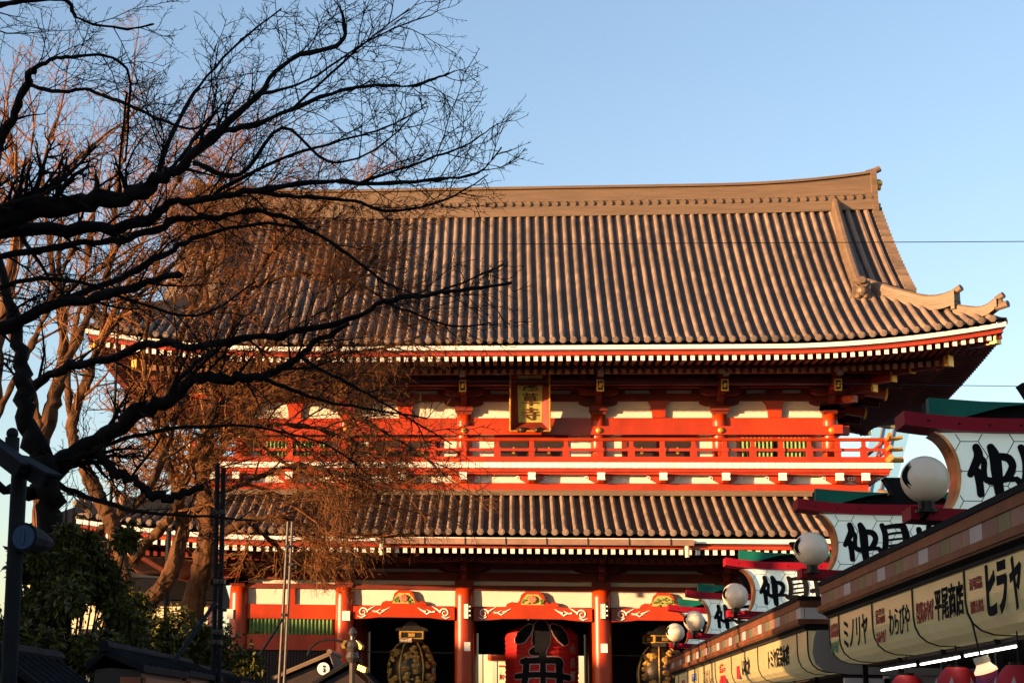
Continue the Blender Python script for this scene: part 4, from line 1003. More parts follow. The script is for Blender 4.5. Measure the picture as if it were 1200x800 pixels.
    for f in (lambda u: u, lambda u: 2 * XC - u): m_.prism([(f(4.445), 4.975), (f(4.445), 5.19), (f(5.0), 5.147), (f(5.55), 5.127), (f(5.2), 5.085), (f(4.8), 4.975)], lambda u, v, d: (u, d, v), -.16, -.022)
    m_.build('green_roof_slope', 'signgreen', t)
    m_ = MB(); m_.prism([(5.60, 5.118), (5.80, 5.118), (5.84, 5.22), (5.90, 5.33), (5.93, 5.38), (5.47, 5.38), (5.50, 5.33), (5.56, 5.22)], lambda u, v, d: (u, d, v), -.0, .28); m_.build('roof_finial', 'roofcap', t)
    m_ = MB()
    for x in (4.85, 6.6): m_.bx(x - .05, x + .05, .0, .1, 3.75, 3.86)
    m_.build('support_post', 'steel', t)
    m_ = MB()
    for i in range(9): x = XL + .25 + (XR - XL - .5) * i / 8; m_.ball((x, -.222, zt(x) + .075), .014, 6); m_.ball((x, -.202, zz(x) + .07), .012, 6)
    m_.build('bolt', 'steel', t)
    g = thing('globe_lamp', globe_label, 'lamp', (4.46, Y - .42, 4.36), 0, 'globe lamps above the shops')
    m_ = MB(); m_.ball((0, 0, 0), .258, 36); m_.build('lamp_globe', 'globe', g, smooth=True)
    m_ = MB(); m_.tube([(0, 0, -.235), (0, 0, -.33)], .085, 14); m_.tube([(0, .0, -.33), (0, .0, -.36)], .12, 14); m_.beam((0, 0, -.35), (.0, .26, -.40), .06, .05); m_.build('lamp_base', 'black', g)
    m_ = MB()
    for k, (w_, h_) in enumerate(((.05, .15), (.03, .11))):
        pts = []
        for i in range(9):
            a = -1 + 2 * i / 8; th = R(262 + 16 * k) ; ph = a * h_ / .258; dx = -math.cos(ph * 1.0) * .262
            pts.append(Vector((dx * math.cos(R(22 + 6 * k) + .25 * a * a), dx * math.sin(R(22 + 6 * k) + .25 * a * a), .262 * math.sin(ph) + .02)))
        m_.tube(pts, [.004, .012, .018, .022, .024, .022, .018, .012, .004], 6)
    m_.build('printed_crest', 'ink', g)
GY_ = [20.32, 28.15, 37.93, 46.7, 52.2]
names = ['nearest and largest', 'second nearest', 'third', 'fourth', 'farthest, mostly hidden']
lab_s = ['largest street signboard with green roof and brushed characters, cut by the right picture edge', 'street signboard with brushed characters behind the largest globe lamp, second nearest',
         'street signboard with a brighter red beam, rising behind the corner of the farther shop row', 'sunlit street signboard with brushed characters, fourth along the row', 'sunlit street signboard closest to the gate, smallest of them']
lab_g = ['round white globe lamp, the largest, in front of the balcony end of the gate', 'round white globe lamp below the largest one, over the lower roof edge', 'round white globe lamp, third in size, against the dark gate passage', 'sunlit white globe lamp, second smallest, overlapping a sunlit signboard', 'smallest white globe lamp, closest to the gate']
for Y, a, b in zip(GY_, lab_s, lab_g): signboard(a, Y + .42, b)

# goods and lamps under the near shops' eaves
def fl_tube(label, p, q):
    a, b = atX(p[0], p[1], 4.85), atX(q[0], q[1], 4.85); t = thing('fluorescent_tube', label, 'tube lamp', tuple((a + b) / 2), 0, 'tube lamps under the shop eaves'); c = (a + b) / 2
    m_ = MB(); m_.tube([a - c, b - c], .012, 8); m_.build('glass_tube', 'tube', t)
    m_ = MB(); m_.beam(a - c + Vector((0, 0, .035)), b - c + Vector((0, 0, .035)), .04, .035); 
    for e in (a - c, b - c): m_.box(e + Vector((0, 0, .01)), (.03, .03, .06))
    m_.build('tube_holder', 'steel', t)
fl_tube('lit fluorescent tube under the near eave, farthest of three', (1033, 785), (1075, 778)); fl_tube('lit fluorescent tube under the near eave, middle one of three', (1079, 778), (1127, 769)); fl_tube('lit fluorescent tube under the near eave, nearest the right edge', (1131, 768), (1195, 756))
def red_lantern(label, px, py, wpx):
    Y = 2117 * .50 / wpx; c = at(px, py, Y); t = thing('lotus_lantern', label, 'lantern', (c.x, c.y, c.z - .36), 0, 'red lotus lanterns hung under the eave')
    m_ = MB(); pr = [(.25 * math.sin(math.pi * (.04 + .92 * i / 20)) ** .38, -.36 + .72 * i / 20) for i in range(21)]; m_.lathe(pr, (0, 0, 0), 28); m_.build('lantern_body', 'redcloth', t, smooth=True)
    m_ = MB()
    for i in range(14):
        a0 = 2 * math.pi * i / 14 + .2; h = .20 if i % 2 else .12
        vs = []; 
        for k in range(6):
            f = k / 5; z = .02 + (h + .03) * f; r_ = .252 * (1 - max(0, (z - .1) / .5) ** 2.0) + .004; wd = .045 * math.sin(math.pi * min(1, .35 + .65 * f)) if f < 1 else .002
            for sg in (-1, 1): a = a0 + sg * wd / .25; vs.append((r_ * math.cos(a), r_ * math.sin(a), z))
        m_.add(vs, [(2 * k, 2 * k + 1, 2 * k + 3, 2 * k + 2) for k in range(5)])
    m_.build('lotus_petals', 'petal', t)
    m_ = MB(); m_.tube([(0, 0, .33), (0, 0, .39)], .09, 14); m_.tube([(0, 0, .39), (0, 0, 2.62 - c.z + .36)], .008, 5); m_.build('hanging_cap', 'black', t)
red_lantern('round-topped red lantern with lotus petals, leftmost and smallest under the eave', 1018, 797, 33); red_lantern('round-topped red lantern with lotus petals, beside the leftmost smallest one', 1063, 791, 44)
red_lantern('round-topped red lantern with lotus petals, directly left of the white spot lamp', 1121, 781.5, 50); red_lantern('round-topped red lantern with lotus petals, cut by the right edge of the picture', 1194, 779, 58)
c = at(1152, 777, 19.0); t = thing('spot_lamp', 'small white reflector lamp glowing between two red lanterns', 'lamp', tuple(c)); t.rotation_euler = (0, R(-18), 0)
m_ = MB(); m_.lathe([(.075, .07), (.078, .02), (.07, .0)], (0, 0, 0), 18); m_.build('lamp_cap', 'palewall', t)
m_ = MB(); m_.lathe([(.068, -.001), (.085, -.03), (.112, -.06), (.115, -.09), (.06, -.10)], (0, 0, 0), 18)
M['warmglass'] = mat('warm_lamp_glass', (.8, .55, .4), .4, 0, .05, 3, emit=(1, .5, .25), estr=.45); m_.build('lamp_glass', 'warmglass', t)
m_ = MB(); m_.tube([(0, 0, .07), (.05, 0, .42)], .01, 6); m_.build('lamp_stem', 'steel', t)
c = at(1157, 795, 19.1); t = MB(); t.lathe([(.03, .14), (.10, .12), (.115, -.1), (.1, -.3), (.03, -.32)], (0, 0, 0), 16); tag(t.build('paper_lantern', 'purple', None, True, tuple(c)), 'small purple patterned lantern below the white spot lamp', 'lantern')

# ------------------------------------------------------------------ cables
def cable(label, pts, Y, r):
    m_ = MB(); P = [at(x, y, Y) for x, y in pts]; a, b = P[0], P[-1]; d = b - a; full = [a - d * 1.2] + P + [b + d * .7]; m_.tube(full, r, 5); tag(m_.build('overhead_cable', 'cable'), label, 'cable')
cable('thin black cable crossing the big tiled roof', [(300, 286), (620, 286), (920, 284.5), (1200, 283)], 26, .006)
cable('thin black cable crossing below the upper eave, just above the signboard roof', [(300, 447), (620, 447), (920, 449), (1200, 452.5)], 26, .005)

# ------------------------------------------------------------------ background and side buildings
def building(name, label, x0, x1, y0, y1, h, m, floors, colsn, faces=('S', 'E'), cat='building', roofm='roofcap'):
    t = thing(name, label, cat, ((x0 + x1) / 2, (y0 + y1) / 2, 0)); hx, hy = (x1 - x0) / 2, (y1 - y0) / 2
    m_ = MB(); m_.bx(-hx, hx, -hy, hy, .01, h); m_.build('wall', m, t); m_ = MB(); m_.bx(-hx - .15, hx + .15, -hy - .15, hy + .15, h, h + .3); m_.build('roof', roofm, t)
    for f in faces:
        for i in range(floors):
            for j in range(colsn):
                z = h * (i + .35) / floors; zz = h * (i + .8) / floors; q = MB()
                if f == 'S': xa = -hx + 2 * hx * (j + .2) / colsn; xb = -hx + 2 * hx * (j + .8) / colsn; q.bx(xa, xb, -hy - .05, -hy - .002, z, zz)
                else: ya = -hy + 2 * hy * (j + .2) / colsn; yb = -hy + 2 * hy * (j + .8) / colsn; q.bx(hx + .002, hx + .05, ya, yb, z, zz)
                q.build('window', 'darkdoor', t)
    return t
building('office_building', 'tall concrete building west of the street that keeps the near shops in shade', -34, -26, -45, 10.5, 17, 'concrete', 5, 8)  # unseen building, added and sized to shade the near shops and trees
building('low_office_building', 'low wide concrete building far west of the gate', -72, -56, 15, 46, 10.2, 'concrete', 3, 8)  # unseen building, put in to shade the bottom of the gate columns
building('side_house', 'cream house standing left of the street beyond the trees', -20.5, -17.2, 75, 81, 9.0, 'palewall', 3, 3, cat='house')
p0, p1 = at(160, 700, 74), at(268, 735, 74)
t = thing('side_building', 'low cream walled building behind the trunks left of the gate', 'building', (p0.x - .3, 74, 0))
m_ = MB(); m_.bx(-.5, 3.3, 0, 4, .01, p0.z - .25); m_.build('wall', 'palewall', t); m_ = MB(); m_.bx(-1, 3.6, -.5, 4.5, p0.z - .25, p0.z - .1); m_.prism([(-.7, 0), (4.7, 0), (2, 1.1)], lambda u, v, d: (d, u, p0.z - .1 + v), -1, 3.6); m_.build('roof', 'kiosk_roof', t)
p = at(135, 598, 78)
t = thing('side_hall', 'dark low hipped roof of a side hall left of the gate', 'hall', (p.x, 80, 0))
m_ = MB(); m_.bx(-3.4, 3.4, -1.6, 2.2, .01, p.z - .8); m_.build('wall', 'palewall', t)
m_ = MB(); m_.add([(-4.2, -2.4, p.z - .8), (4.2, -2.4, p.z - .8), (4.2, 3, p.z - .8), (-4.2, 3, p.z - .8), (-2.2, .3, p.z + .5), (2.2, .3, p.z + .5)], [(3, 2, 1, 0), (0, 1, 5, 4), (1, 2, 5), (2, 3, 4, 5), (3, 0, 4)]); m_.build('roof', 'kiosk_roof', t)
# pale leaning tower shape far behind
D_ = 420
m_ = MB(); pts = [at(x, y, D_) for x, y in ((1044, 600), (1054, 552), (1065, 510), (1074, 478), (1083, 430), (1038, 425), (1030, 470), (1018, 520), (1004, 600))]
m_.prism([(q.x, q.z) for q in pts], lambda u, v, d: (u, d, v), D_, D_ + 14); tw = m_.build('pale_tower', 'towerpale'); tag(tw, 'pale blue-grey slanted tower edge far behind the right end of the balcony', 'tower')
m_ = MB()
for (a, b) in (((1052, 478), (1026, 600)), ((1040, 470), (1014, 600))): m_.beam(at(a[0], a[1], D_ - .3), at(b[0], b[1], D_ - .3), .22, .3)
m_.build('tower_seam', 'grey', tw)
# bright stalls and banners seen through the middle passage
def banner(label, px0, px1, py0, m, Y=97, red=False):
    a, b = at(px0, py0, Y), at(px1, py0, Y); t = thing('stall_banner', label, 'banner', ((a.x + b.x) / 2, Y, 0), 0, 'sunlit banners beyond the gate'); w_ = (b.x - a.x) / 2
    m_ = MB(); m_.bx(-w_, w_, -.03, .03, .3, a.z); m_.build('banner_cloth', m, t)
    m_ = MB(); m_.tube([(-w_ - .05, 0, 0), (-w_ - .05, 0, a.z + .2)], .03, 6); m_.build('banner_pole', 'steel', t)
    if red:
        for k, z in enumerate((a.z - .25, a.z - .55, a.z - 1.5, a.z - 1.8)): m_ = MB(); m_.bx(-w_ * .9, w_ * .9, -.045, -.032, z - .06, z + .03); m_.build('red_stripe', 'red', t)
        vs, fs = text_mesh('御守', lambda u, v, d: (u, -.034 - d, a.z - 1.0 + v), w_ * 1.5, .5, .01, .02); q = MB(); q.add(vs, fs); q.build('lettering', 'signtextred', t)
banner('plain sunlit cream banner beside the left inner column of the passage', 567, 577, 758, 'palewall'); banner('sunlit cream banner with red stripes and writing left of the giant lantern', 584, 592, 767, 'palewall', 95, True)
banner('narrow sunlit cream banner at the right edge of the giant lantern', 674, 678, 760, 'palewall'); banner('narrow cream and red banner beside the right inner column of the passage', 687, 693, 758, 'palewall', 95, True)
c = at(590, 752, 94); m_ = MB(); m_.lathe([(.2, .62), (.55, .55), (.78, .3), (.8, -.2), (.78, -.4)], (0, 0, 0), 24); m_.lathe([(.80, -.41), (.80, -.9), (.7, -.95)], (0, 0, 0), 24); o_ = m_.build('paper_lantern', 'red', None, True, tuple(c)); tag(o_, 'sunlit red lantern hanging beyond the gate, left of the giant lantern', 'lantern')
# ------------------------------------------------------------------ trees
def wander(p, d, L, k, rnd, curl, upw):
    pts = [Vector(p)]; d = Vector(d).normalized()
    for i in range(k):
        d = (d + Vector((rnd.uniform(-1, 1), rnd.uniform(-1, 1), rnd.uniform(-1, 1))) * curl + Vector((0, 0, upw))).normalized(); pts.append(pts[-1] + d * (L / k))
    return pts
def perp(d, rnd):
    v = Vector((rnd.uniform(-1, 1), rnd.uniform(-1, 1), rnd.uniform(-1, 1))); v = v - d * v.dot(d)
    return v.normalized() if v.length > 1e-3 else d.orthogonal().normalized()
def sprout(mb, pts, r, lev, P, rnd):
    """side branches along pts; P[lev] = (spacing, len_lo, len_hi, angle, curl, up, radius factor, minimum radius)"""
    if lev >= len(P): return
    sp, l0, l1, ang, curl, upw, rf, rmin = P[lev]
    tot = sum((b - a).length for a, b in zip(pts[:-1], pts[1:])); nb = max(1, int(tot / sp + rnd.random()))
    for i in range(nb):
        f = (.12 + .88 * (i + rnd.random()) / nb); f = min(.999, f); q = f * (len(pts) - 1); j = int(q); a = pts[j].lerp(pts[j + 1], q - j); d = (pts[j + 1] - pts[j]).normalized()
        e = (d * math.cos(ang) + perp(d, rnd) * math.sin(ang)).normalized(); L = rnd.uniform(l0, l1) * (1.25 - .95 * f); k = 5 if lev == 0 else (4 if lev == 1 else 3)
        w_ = wander(a, e, L, k, rnd, curl, upw); r0 = max(rmin, r * rf * (1.1 - .5 * f)); n = 6 if r0 > .03 else (4 if r0 > .012 else 3)
        mb.tube(w_, [max(rmin * .6, r0 * (1 - .8 * t / k)) for t in range(k + 1)], n, False); sprout(mb, w_, r0, lev + 1, P, rnd)
def smooth_pts(Q, m=4):
    out_ = []
    for i in range(len(Q) - 1):
        a, b, c, d = Q[max(i - 1, 0)], Q[i], Q[i + 1], Q[min(i + 2, len(Q) - 1)]
        for k in range(m):
            t = k / m; out_.append(0.5 * ((2 * b) + (c - a) * t + (2 * a - 5 * b + 4 * c - d) * t * t + (3 * b - a - 3 * c + d) * t ** 3))
    return out_ + [Q[-1]]
def limb(mb, px, Y0, Y1, rnd, twigs, P, n=10, keep=None, jit=.045, rj=.15, sm=5):
    """px: (x, y, width in photo pixels)"""
    k = len(px); pts = [at(x, y, Y0 + (Y1 - Y0) * i / (k - 1)) for i, (x, y, w_) in enumerate(px)]
    rad = [max(.005, w_ / 2 * (Y0 + (Y1 - Y0) * i / (k - 1)) / F) for i, (x, y, w_) in enumerate(px)]
    sp = smooth_pts(pts, sm); sr = smooth_pts([Vector((r_, 0, 0)) for r_ in rad], sm); sr = [max(.004, v.x) for v in sr]
    sp = [p + Vector((rnd.uniform(-1, 1), rnd.uniform(-1, 1), rnd.uniform(-1, 1))) * jit * min(1, r_ * 12) for p, r_ in zip(sp, sr)]; sr = [r_ * rnd.uniform(1 - rj, 1 + rj) for r_ in sr]
    mb.tube(sp, sr, n, False)
    if twigs is not None:
        half = len(sp) // 3
        for s0 in (0, half, 2 * half):
            seg = sp[s0:s0 + half + 1]
            if len(seg) > 1: sprout(twigs, seg, max(.02, sr[min(len(sr) - 1, s0 + half // 2)]), 0, P, rnd)
    return sp, sr
from mathutils import noise as mnoise
def gnarl(o, amp, fr):
    """bark ridges and knots: push the trunk's skin in and out"""
    for v in o.data.vertices:
        c = v.co; n_ = mnoise.noise(Vector((c.x * fr, c.y * fr, c.z * fr * .45))) + .6 * mnoise.noise(c * fr * 2.7) + 1.2 * max(0, mnoise.noise(c * fr * .5 + Vector((9, 3, 1))) - .25)
        v.co = c + v.normal * (amp * n_)
DRK = [(.20, .45, 1.4, R(46), .30, .06, .42, .0075), (.12, .2, .7, R(46), .36, .05, .5, .005), (.065, .04, .2, R(50), .3, .04, .6, .0038)]
rnd = random.Random(11)
tA = thing('bare_cherry_tree', 'dark bare cherry tree in shade whose heavy limbs enter from the left picture edge', 'tree', (-6.6, 17.5, 0)); iA = Matrix.Translation((6.6, -17.5, 0))
tr, cr = MB(), MB()
# trunk outside the frame
tr.tube([(-6.6, 17.5, 0), (-6.55, 17.5, 1.6), (-6.4, 17.6, 3.2), (-6.1, 17.6, 4.6), (-5.9, 17.7, 5.6), (-5.6, 17.5, 7.2), (-5.4, 17.2, 9.0)], [.42, .33, .30, .28, .24, .16, .08], 12)
LA = [[(-95, 300, 34), (-20, 258, 29), (60, 243, 25), (130, 232, 23), (185, 212, 16), (217, 192, 13), (250, 160, 11), (300, 112, 8), (340, 70, 6), (395, 53, 5), (404, 35, 4), (398, 5, 3)],
      [(217, 192, 11), (258, 157, 8), (300, 145, 7), (337, 130, 6), (400, 106, 5), (440, 100, 4), (480, 101, 3.4), (515, 90, 2.6), (533, 83, 1.6)],
      [(-90, 320, 24), (-20, 277, 19), (80, 271, 16), (165, 264, 15), (198, 240, 10), (250, 230, 9), (300, 223, 8), (380, 213, 6), (430, 215, 5), (500, 212, 4), (560, 202, 3), (588, 172, 1.6)],
      [(300, 224, 6), (350, 230, 5), (415, 236, 4), (452, 247, 3.5), (520, 235, 2.6), (572, 205, 1.5)], [(420, 215, 4), (470, 198, 3.4), (520, 180, 2.8), (550, 168, 2.2), (578, 148, 1.4)],
      [(-80, 300, 10), (0, 300, 8), (85, 287, 8), (140, 281, 9), (178, 270, 9), (212, 256, 8), (255, 255, 7), (300, 247, 6), (350, 262, 5), (410, 300, 4), (450, 330, 3), (490, 345, 2)],
      [(-80, 420, 20), (0, 383, 16), (62, 360, 14), (125, 345, 11), (175, 330, 10), (213, 319, 9)], [(62, 358, 9), (140, 325, 9), (190, 300, 8), (226, 280, 6), (300, 262, 4), (370, 270, 3)],
      [(-60, 300, 16), (0, 172, 12), (15, 138, 11), (30, 100, 10), (38, 82, 10)], [(38, 84, 7), (58, 71, 5), (83, 66, 4.5), (120, 65, 4), (145, 77, 3.5), (152, 97, 3.4), (150, 150, 3), (147, 190, 2.4)],
      [(33, 99, 5), (67, 108, 5), (100, 105, 4.5), (130, 115, 4.5), (165, 130, 4), (190, 141, 4), (230, 150, 3), (262, 120, 2)], [(-60, 30, 10), (0, 5, 8), (40, 1, 6), (78, 1, 5), (86, 16, 4), (102, 26, 3.5), (150, 34, 3), (180, 28, 2)],
      [(150, 60, 2), (160, 40, 2.4), (148, 110, 3), (140, 200, 3), (143, 235, 5)][::-1][:3], [(-40, 360, 8), (20, 330, 6), (90, 330, 5), (150, 350, 4), (230, 370, 3), (300, 330, 2)], [(228, 190, 7), (280, 205, 6), (330, 150, 4), (385, 190, 3), (440, 175, 2.5), (480, 140, 1.6)],
      [(300, 112, 5), (360, 95, 3), (420, 55, 2.4), (470, 30, 2), (505, 18, 1.3)], [(340, 130, 4), (400, 75, 3), (440, 40, 2), (480, 10, 1.4)], [(180, 214, 8), (205, 150, 6), (235, 100, 4), (280, 50, 3), (330, 10, 2)], [(250, 228, 6), (320, 190, 4), (400, 165, 3), (450, 150, 2.4), (500, 125, 1.5)]]
for i, px in enumerate(LA):
    y0 = 17.6 + .5 * (i % 4); limb(tr if px[0][2] > 9 else cr, px, y0, y0 + (.8 if i % 2 else -.8), rnd, cr, DRK)
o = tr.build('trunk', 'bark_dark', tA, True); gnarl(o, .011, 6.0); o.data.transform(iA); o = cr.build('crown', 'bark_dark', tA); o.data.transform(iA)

tB = thing('bare_cherry_tree', 'dark bare cherry tree in shade with a knotted trunk beside the lamp post', 'tree', (-5.7, 21, 0)); iB = Matrix.Translation((5.7, -21, 0))
tr, cr = MB(), MB(); rnd = random.Random(5)
LB = [[(50, 830, 30), (50, 700, 28), (54, 620, 28), (58, 565, 32), (45, 530, 30), (32, 500, 24), (28, 450, 20), (24, 410, 16), (10, 350, 12), (-10, 280, 8)],
      [(60, 560, 26), (75, 540, 24), (112, 515, 22), (160, 486, 20), (195, 468, 17), (232, 442, 14), (270, 443, 12), (305, 440, 10), (328, 433, 9), (352, 419, 8), (368, 402, 7), (410, 380, 5)],
      [(33, 470, 12), (40, 452, 11), (75, 432, 11), (125, 419, 10), (185, 402, 9), (225, 406, 9), (300, 396, 8), (340, 391, 8), (410, 375, 7), (450, 354, 6), (500, 345, 5), (540, 340, 4), (600, 332, 3)],
      [(112, 518, 14), (122, 536, 13), (140, 555, 12), (158, 562, 11), (175, 577, 11), (200, 582, 11), (225, 575, 8), (238, 570, 7)], [(62, 556, 18), (45, 572, 16), (28, 578, 15), (5, 572, 12), (-30, 560, 8)],
      [(195, 468, 6), (215, 440, 6), (235, 420, 5), (255, 410, 5)], [(450, 354, 4), (480, 365, 3), (530, 382, 2.6), (575, 378, 1.8)], [(500, 345, 3), (545, 330, 2.6), (590, 310, 1.8)], [(75, 545, 7), (110, 525, 6), (170, 508, 5), (230, 500, 4), (300, 500, 3), (380, 520, 2.4), (430, 555, 1.8)],
      [(300, 440, 6), (340, 455, 5), (380, 470, 4), (440, 480, 3), (500, 490, 2)], [(352, 419, 5), (390, 440, 4), (430, 460, 3.4), (470, 485, 2.4), (530, 520, 1.6)], [(20, 560, 8), (60, 566, 7), (110, 585, 6), (170, 600, 5), (240, 605, 3.5), (300, 610, 2)]]
for i, px in enumerate(LB): limb(tr if px[0][2] > 9 else cr, px, 21 + .4 * (i % 3), 21 - .5 * (i % 3), rnd, cr if i not in (0, 4) else None, DRK)
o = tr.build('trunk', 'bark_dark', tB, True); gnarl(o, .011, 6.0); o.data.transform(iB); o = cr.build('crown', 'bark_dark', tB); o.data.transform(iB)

# sunlit bare trees behind
WRM = [(.34, 1.5, 3.4, R(45), .20, .03, .42, .015), (.24, .8, 1.8, R(44), .24, .0, .5, .010), (.16, .35, 1.0, R(44), .26, -.02, .6, .0075), (.15, .18, .5, R(40), .25, 0, .7, .006)]
WRS = [(.46, 1.2, 2.6, R(45), .20, .03, .42, .012), (.36, .7, 1.5, R(44), .24, .0, .5, .008), (.20, .3, .8, R(44), .26, -.02, .6, .006), (.2, .15, .4, R(40), .25, 0, .7, .005)]
def warm_tree(label, Y, limbs, seed, P=WRM):
    rnd = random.Random(seed); b = at(limbs[0][0][0], 850, Y); t = thing('bare_tree', label, 'tree', (b.x, Y, 0), 0, 'bare sunlit trees beside the gate'); iv = Matrix.Translation((-b.x, -Y, 0)); tr, cr = MB(), MB()
    for i, px in enumerate(limbs):
        sp, sr = limb(tr, px, Y + .0, Y + rnd.uniform(-1.5, 1.5) if i else Y, rnd, None, P, 16, jit=.02, rj=.06, sm=10)
        k0 = len(sp) // 4 if i else int(len(sp) * .72)
        sprout(cr, sp[k0:], max(.07, sr[(k0 + len(sr)) // 2]), 0, P, rnd)
        d = (sp[-1] - sp[-3]).normalized(); w_ = wander(sp[-1], d, 2.2, 5, rnd, .15, .04); cr.tube(w_, [sr[-1] * (1 - .15 * q) for q in range(6)], 6, False); sprout(cr, w_, sr[-1], 1, P, rnd)
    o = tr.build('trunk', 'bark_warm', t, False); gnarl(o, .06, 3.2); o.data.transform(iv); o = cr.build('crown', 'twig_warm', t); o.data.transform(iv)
warm_tree('sunlit brown tree with an upright forked trunk right behind the knotted dark trunk', 36, [[(50, 850, 22), (50, 700, 21), (48, 600, 20), (50, 520, 18), (66, 452, 16), (75, 400, 12), (70, 330, 9)], [(50, 520, 14), (30, 440, 11), (10, 380, 8), (-5, 300, 6)], [(66, 450, 12), (95, 390, 9), (120, 330, 7), (150, 260, 5)], [(75, 400, 8), (60, 300, 6), (50, 200, 4), (70, 130, 3)], [(110, 340, 6), (170, 280, 5), (215, 200, 3.5)], [(10, 380, 6), (20, 250, 5), (10, 150, 3)]], 21, WRS)
warm_tree('sunlit brown tree leaning right, second of the trunks behind the shrub', 38.5, [[(150, 850, 20), (150, 720, 19), (140, 650, 18), (130, 610, 17), (112, 575, 16), (98, 545, 15), (84, 505, 15), (100, 450, 12), (118, 400, 9)], [(95, 648, 12), (118, 622, 11), (140, 604, 10), (165, 585, 8), (190, 540, 6), (210, 480, 5)], [(84, 505, 9), (80, 430, 7), (95, 350, 5), (110, 250, 4)], [(118, 400, 7), (160, 350, 6), (210, 300, 5), (240, 230, 3.5)], [(118, 400, 6), (130, 300, 5), (140, 200, 3.5), (150, 120, 2.5)], [(190, 540, 5), (250, 500, 4), (310, 470, 3)]], 22, WRS)
warm_tree('sunlit brown tree with a strongly curved trunk in front of the red gable', 41, [[(160, 850, 24), (164, 740, 24), (174, 706, 22), (195, 680, 20), (208, 648, 18), (213, 612, 16), (205, 570, 13), (190, 520, 10)], [(155, 655, 13), (175, 632, 12), (197, 610, 11), (215, 570, 9), (235, 520, 8), (262, 470, 6), (300, 420, 5)], [(213, 612, 9), (255, 580, 7), (300, 560, 6), (350, 545, 5), (410, 560, 3.5)], [(190, 520, 8), (200, 440, 6), (225, 360, 5), (260, 290, 4), (300, 240, 3)], [(300, 420, 5), (350, 380, 4), (400, 350, 3), (440, 300, 2.4)], [(235, 520, 6), (300, 500, 5), (360, 500, 4), (420, 520, 3)], [(190, 520, 6), (170, 430, 5), (180, 330, 4), (200, 250, 3)]], 23)
warm_tree('sunlit brown tree with the thickest straight trunk, closest to the scaffold poles', 43.5, [[(222, 850, 28), (225, 725, 26), (235, 675, 24), (243, 635, 22), (241, 600, 20), (238, 560, 17), (245, 500, 13)], [(243, 635, 10), (290, 610, 8), (340, 610, 7), (380, 625, 4)], [(238, 560, 11), (280, 500, 9), (330, 450, 7), (380, 420, 5), (430, 410, 4)], [(245, 500, 10), (260, 420, 8), (290, 340, 6), (330, 280, 5), (380, 240, 3.5)], [(330, 450, 6), (380, 470, 5), (440, 500, 4), (490, 530, 3)], [(260, 420, 7), (240, 340, 5), (245, 260, 4), (270, 190, 3)], [(290, 340, 5), (350, 320, 4), (410, 330, 3.5), (450, 350, 2.5)], [(280, 500, 7), (330, 540, 5), (390, 570, 4), (450, 590, 3)], [(290, 610, 6), (325, 640, 4)]], 24)
warm_tree('sunlit reddish tree at the far left whose twigs fill the sky behind the lamp post', 30, [[(-30, 850, 24), (-25, 650, 22), (-10, 500, 18), (0, 400, 14), (15, 300, 10)], [(-10, 500, 10), (30, 420, 8), (60, 350, 6), (90, 280, 5)], [(15, 300, 8), (60, 220, 6), (110, 170, 4)], [(0, 400, 8), (-20, 280, 6), (0, 180, 4)], [(60, 350, 5), (110, 320, 4), (160, 260, 3)], [(15, 300, 6), (30, 220, 4), (40, 150, 3)]], 25, WRS)

# evergreen shrubs
def shrub(label, lobes, n, seed, size):
    rnd = random.Random(seed); x0 = sum(l[0] for l in lobes) / len(lobes); y0 = lobes[0][3]; b = at(x0, 840, y0); t = thing('evergreen_shrub', label, 'shrub', (b.x, b.y, 0), 0, 'evergreen shrubs by the kiosks'); iv = Matrix.Translation((-b.x, -b.y, 0))
    m_ = MB(); st = MB()
    sub_ = []
    for (px, py, rp, Y) in lobes:
        for q in range(4): sub_.append((px + rnd.gauss(0, rp * .55), py + rnd.gauss(-2, rp * .5), rp * rnd.uniform(.28, .62), Y + rnd.gauss(0, .25)))
    for (px, py, rp, Y) in sub_:
        c = at(px, py, Y); r_ = rp * Y / F
        if c.z < .2: continue
        mid = Vector((b.x * .4 + c.x * .6, b.y, c.z * .5)); st.tube([(b.x, b.y, 0), tuple(mid), tuple(c), tuple(c + (c - mid) * .35)], [.035, .02, .008, .003], 5)
        for i in range(int(n * .22)):
            v = Vector((rnd.gauss(0, 1), rnd.gauss(0, 1), rnd.gauss(0, 1))).normalized() * r_ * rnd.uniform(.2, 1.25); p = c + v
            if rnd.random() < .06: p += v * rnd.uniform(.3, .9) + Vector((0, 0, r_ * .5))
            if p.z < .05: continue
            ax = (v.normalized() + Vector((rnd.uniform(-1, 1), rnd.uniform(-1, 1), rnd.uniform(-.8, .9))) * .9).normalized()
            for k in range(4):
                d = (ax + perp(ax, rnd) * 1.0 + Vector((0, 0, -.25))).normalized(); s_ = perp(d, rnd); L = size * rnd.uniform(.6, 1.5); q = L * rnd.uniform(.13, .22)
                m_.add([p, p + d * L * .45 + s_ * q, p + d * L + Vector((0, 0, -L * .15)), p + d * L * .45 - s_ * q], [(0, 1, 2, 3)])
    o = m_.build('crown', 'leaf', t); o.data.transform(iv); o = st.build('stems', 'bark_dark', t); o.data.transform(iv)
shrub('tall dark evergreen shrub behind the lamp post at lower left', [(42, 705, 34, 19.3), (75, 690, 38, 19.5), (115, 685, 40, 20), (145, 715, 34, 20), (85, 755, 55, 19.5), (35, 770, 50, 19.3), (145, 765, 45, 20), (40, 665, 20, 19.5), (78, 650, 18, 19.6), (105, 648, 16, 20), (30, 730, 36, 19.3)], 1500, 31, .078)
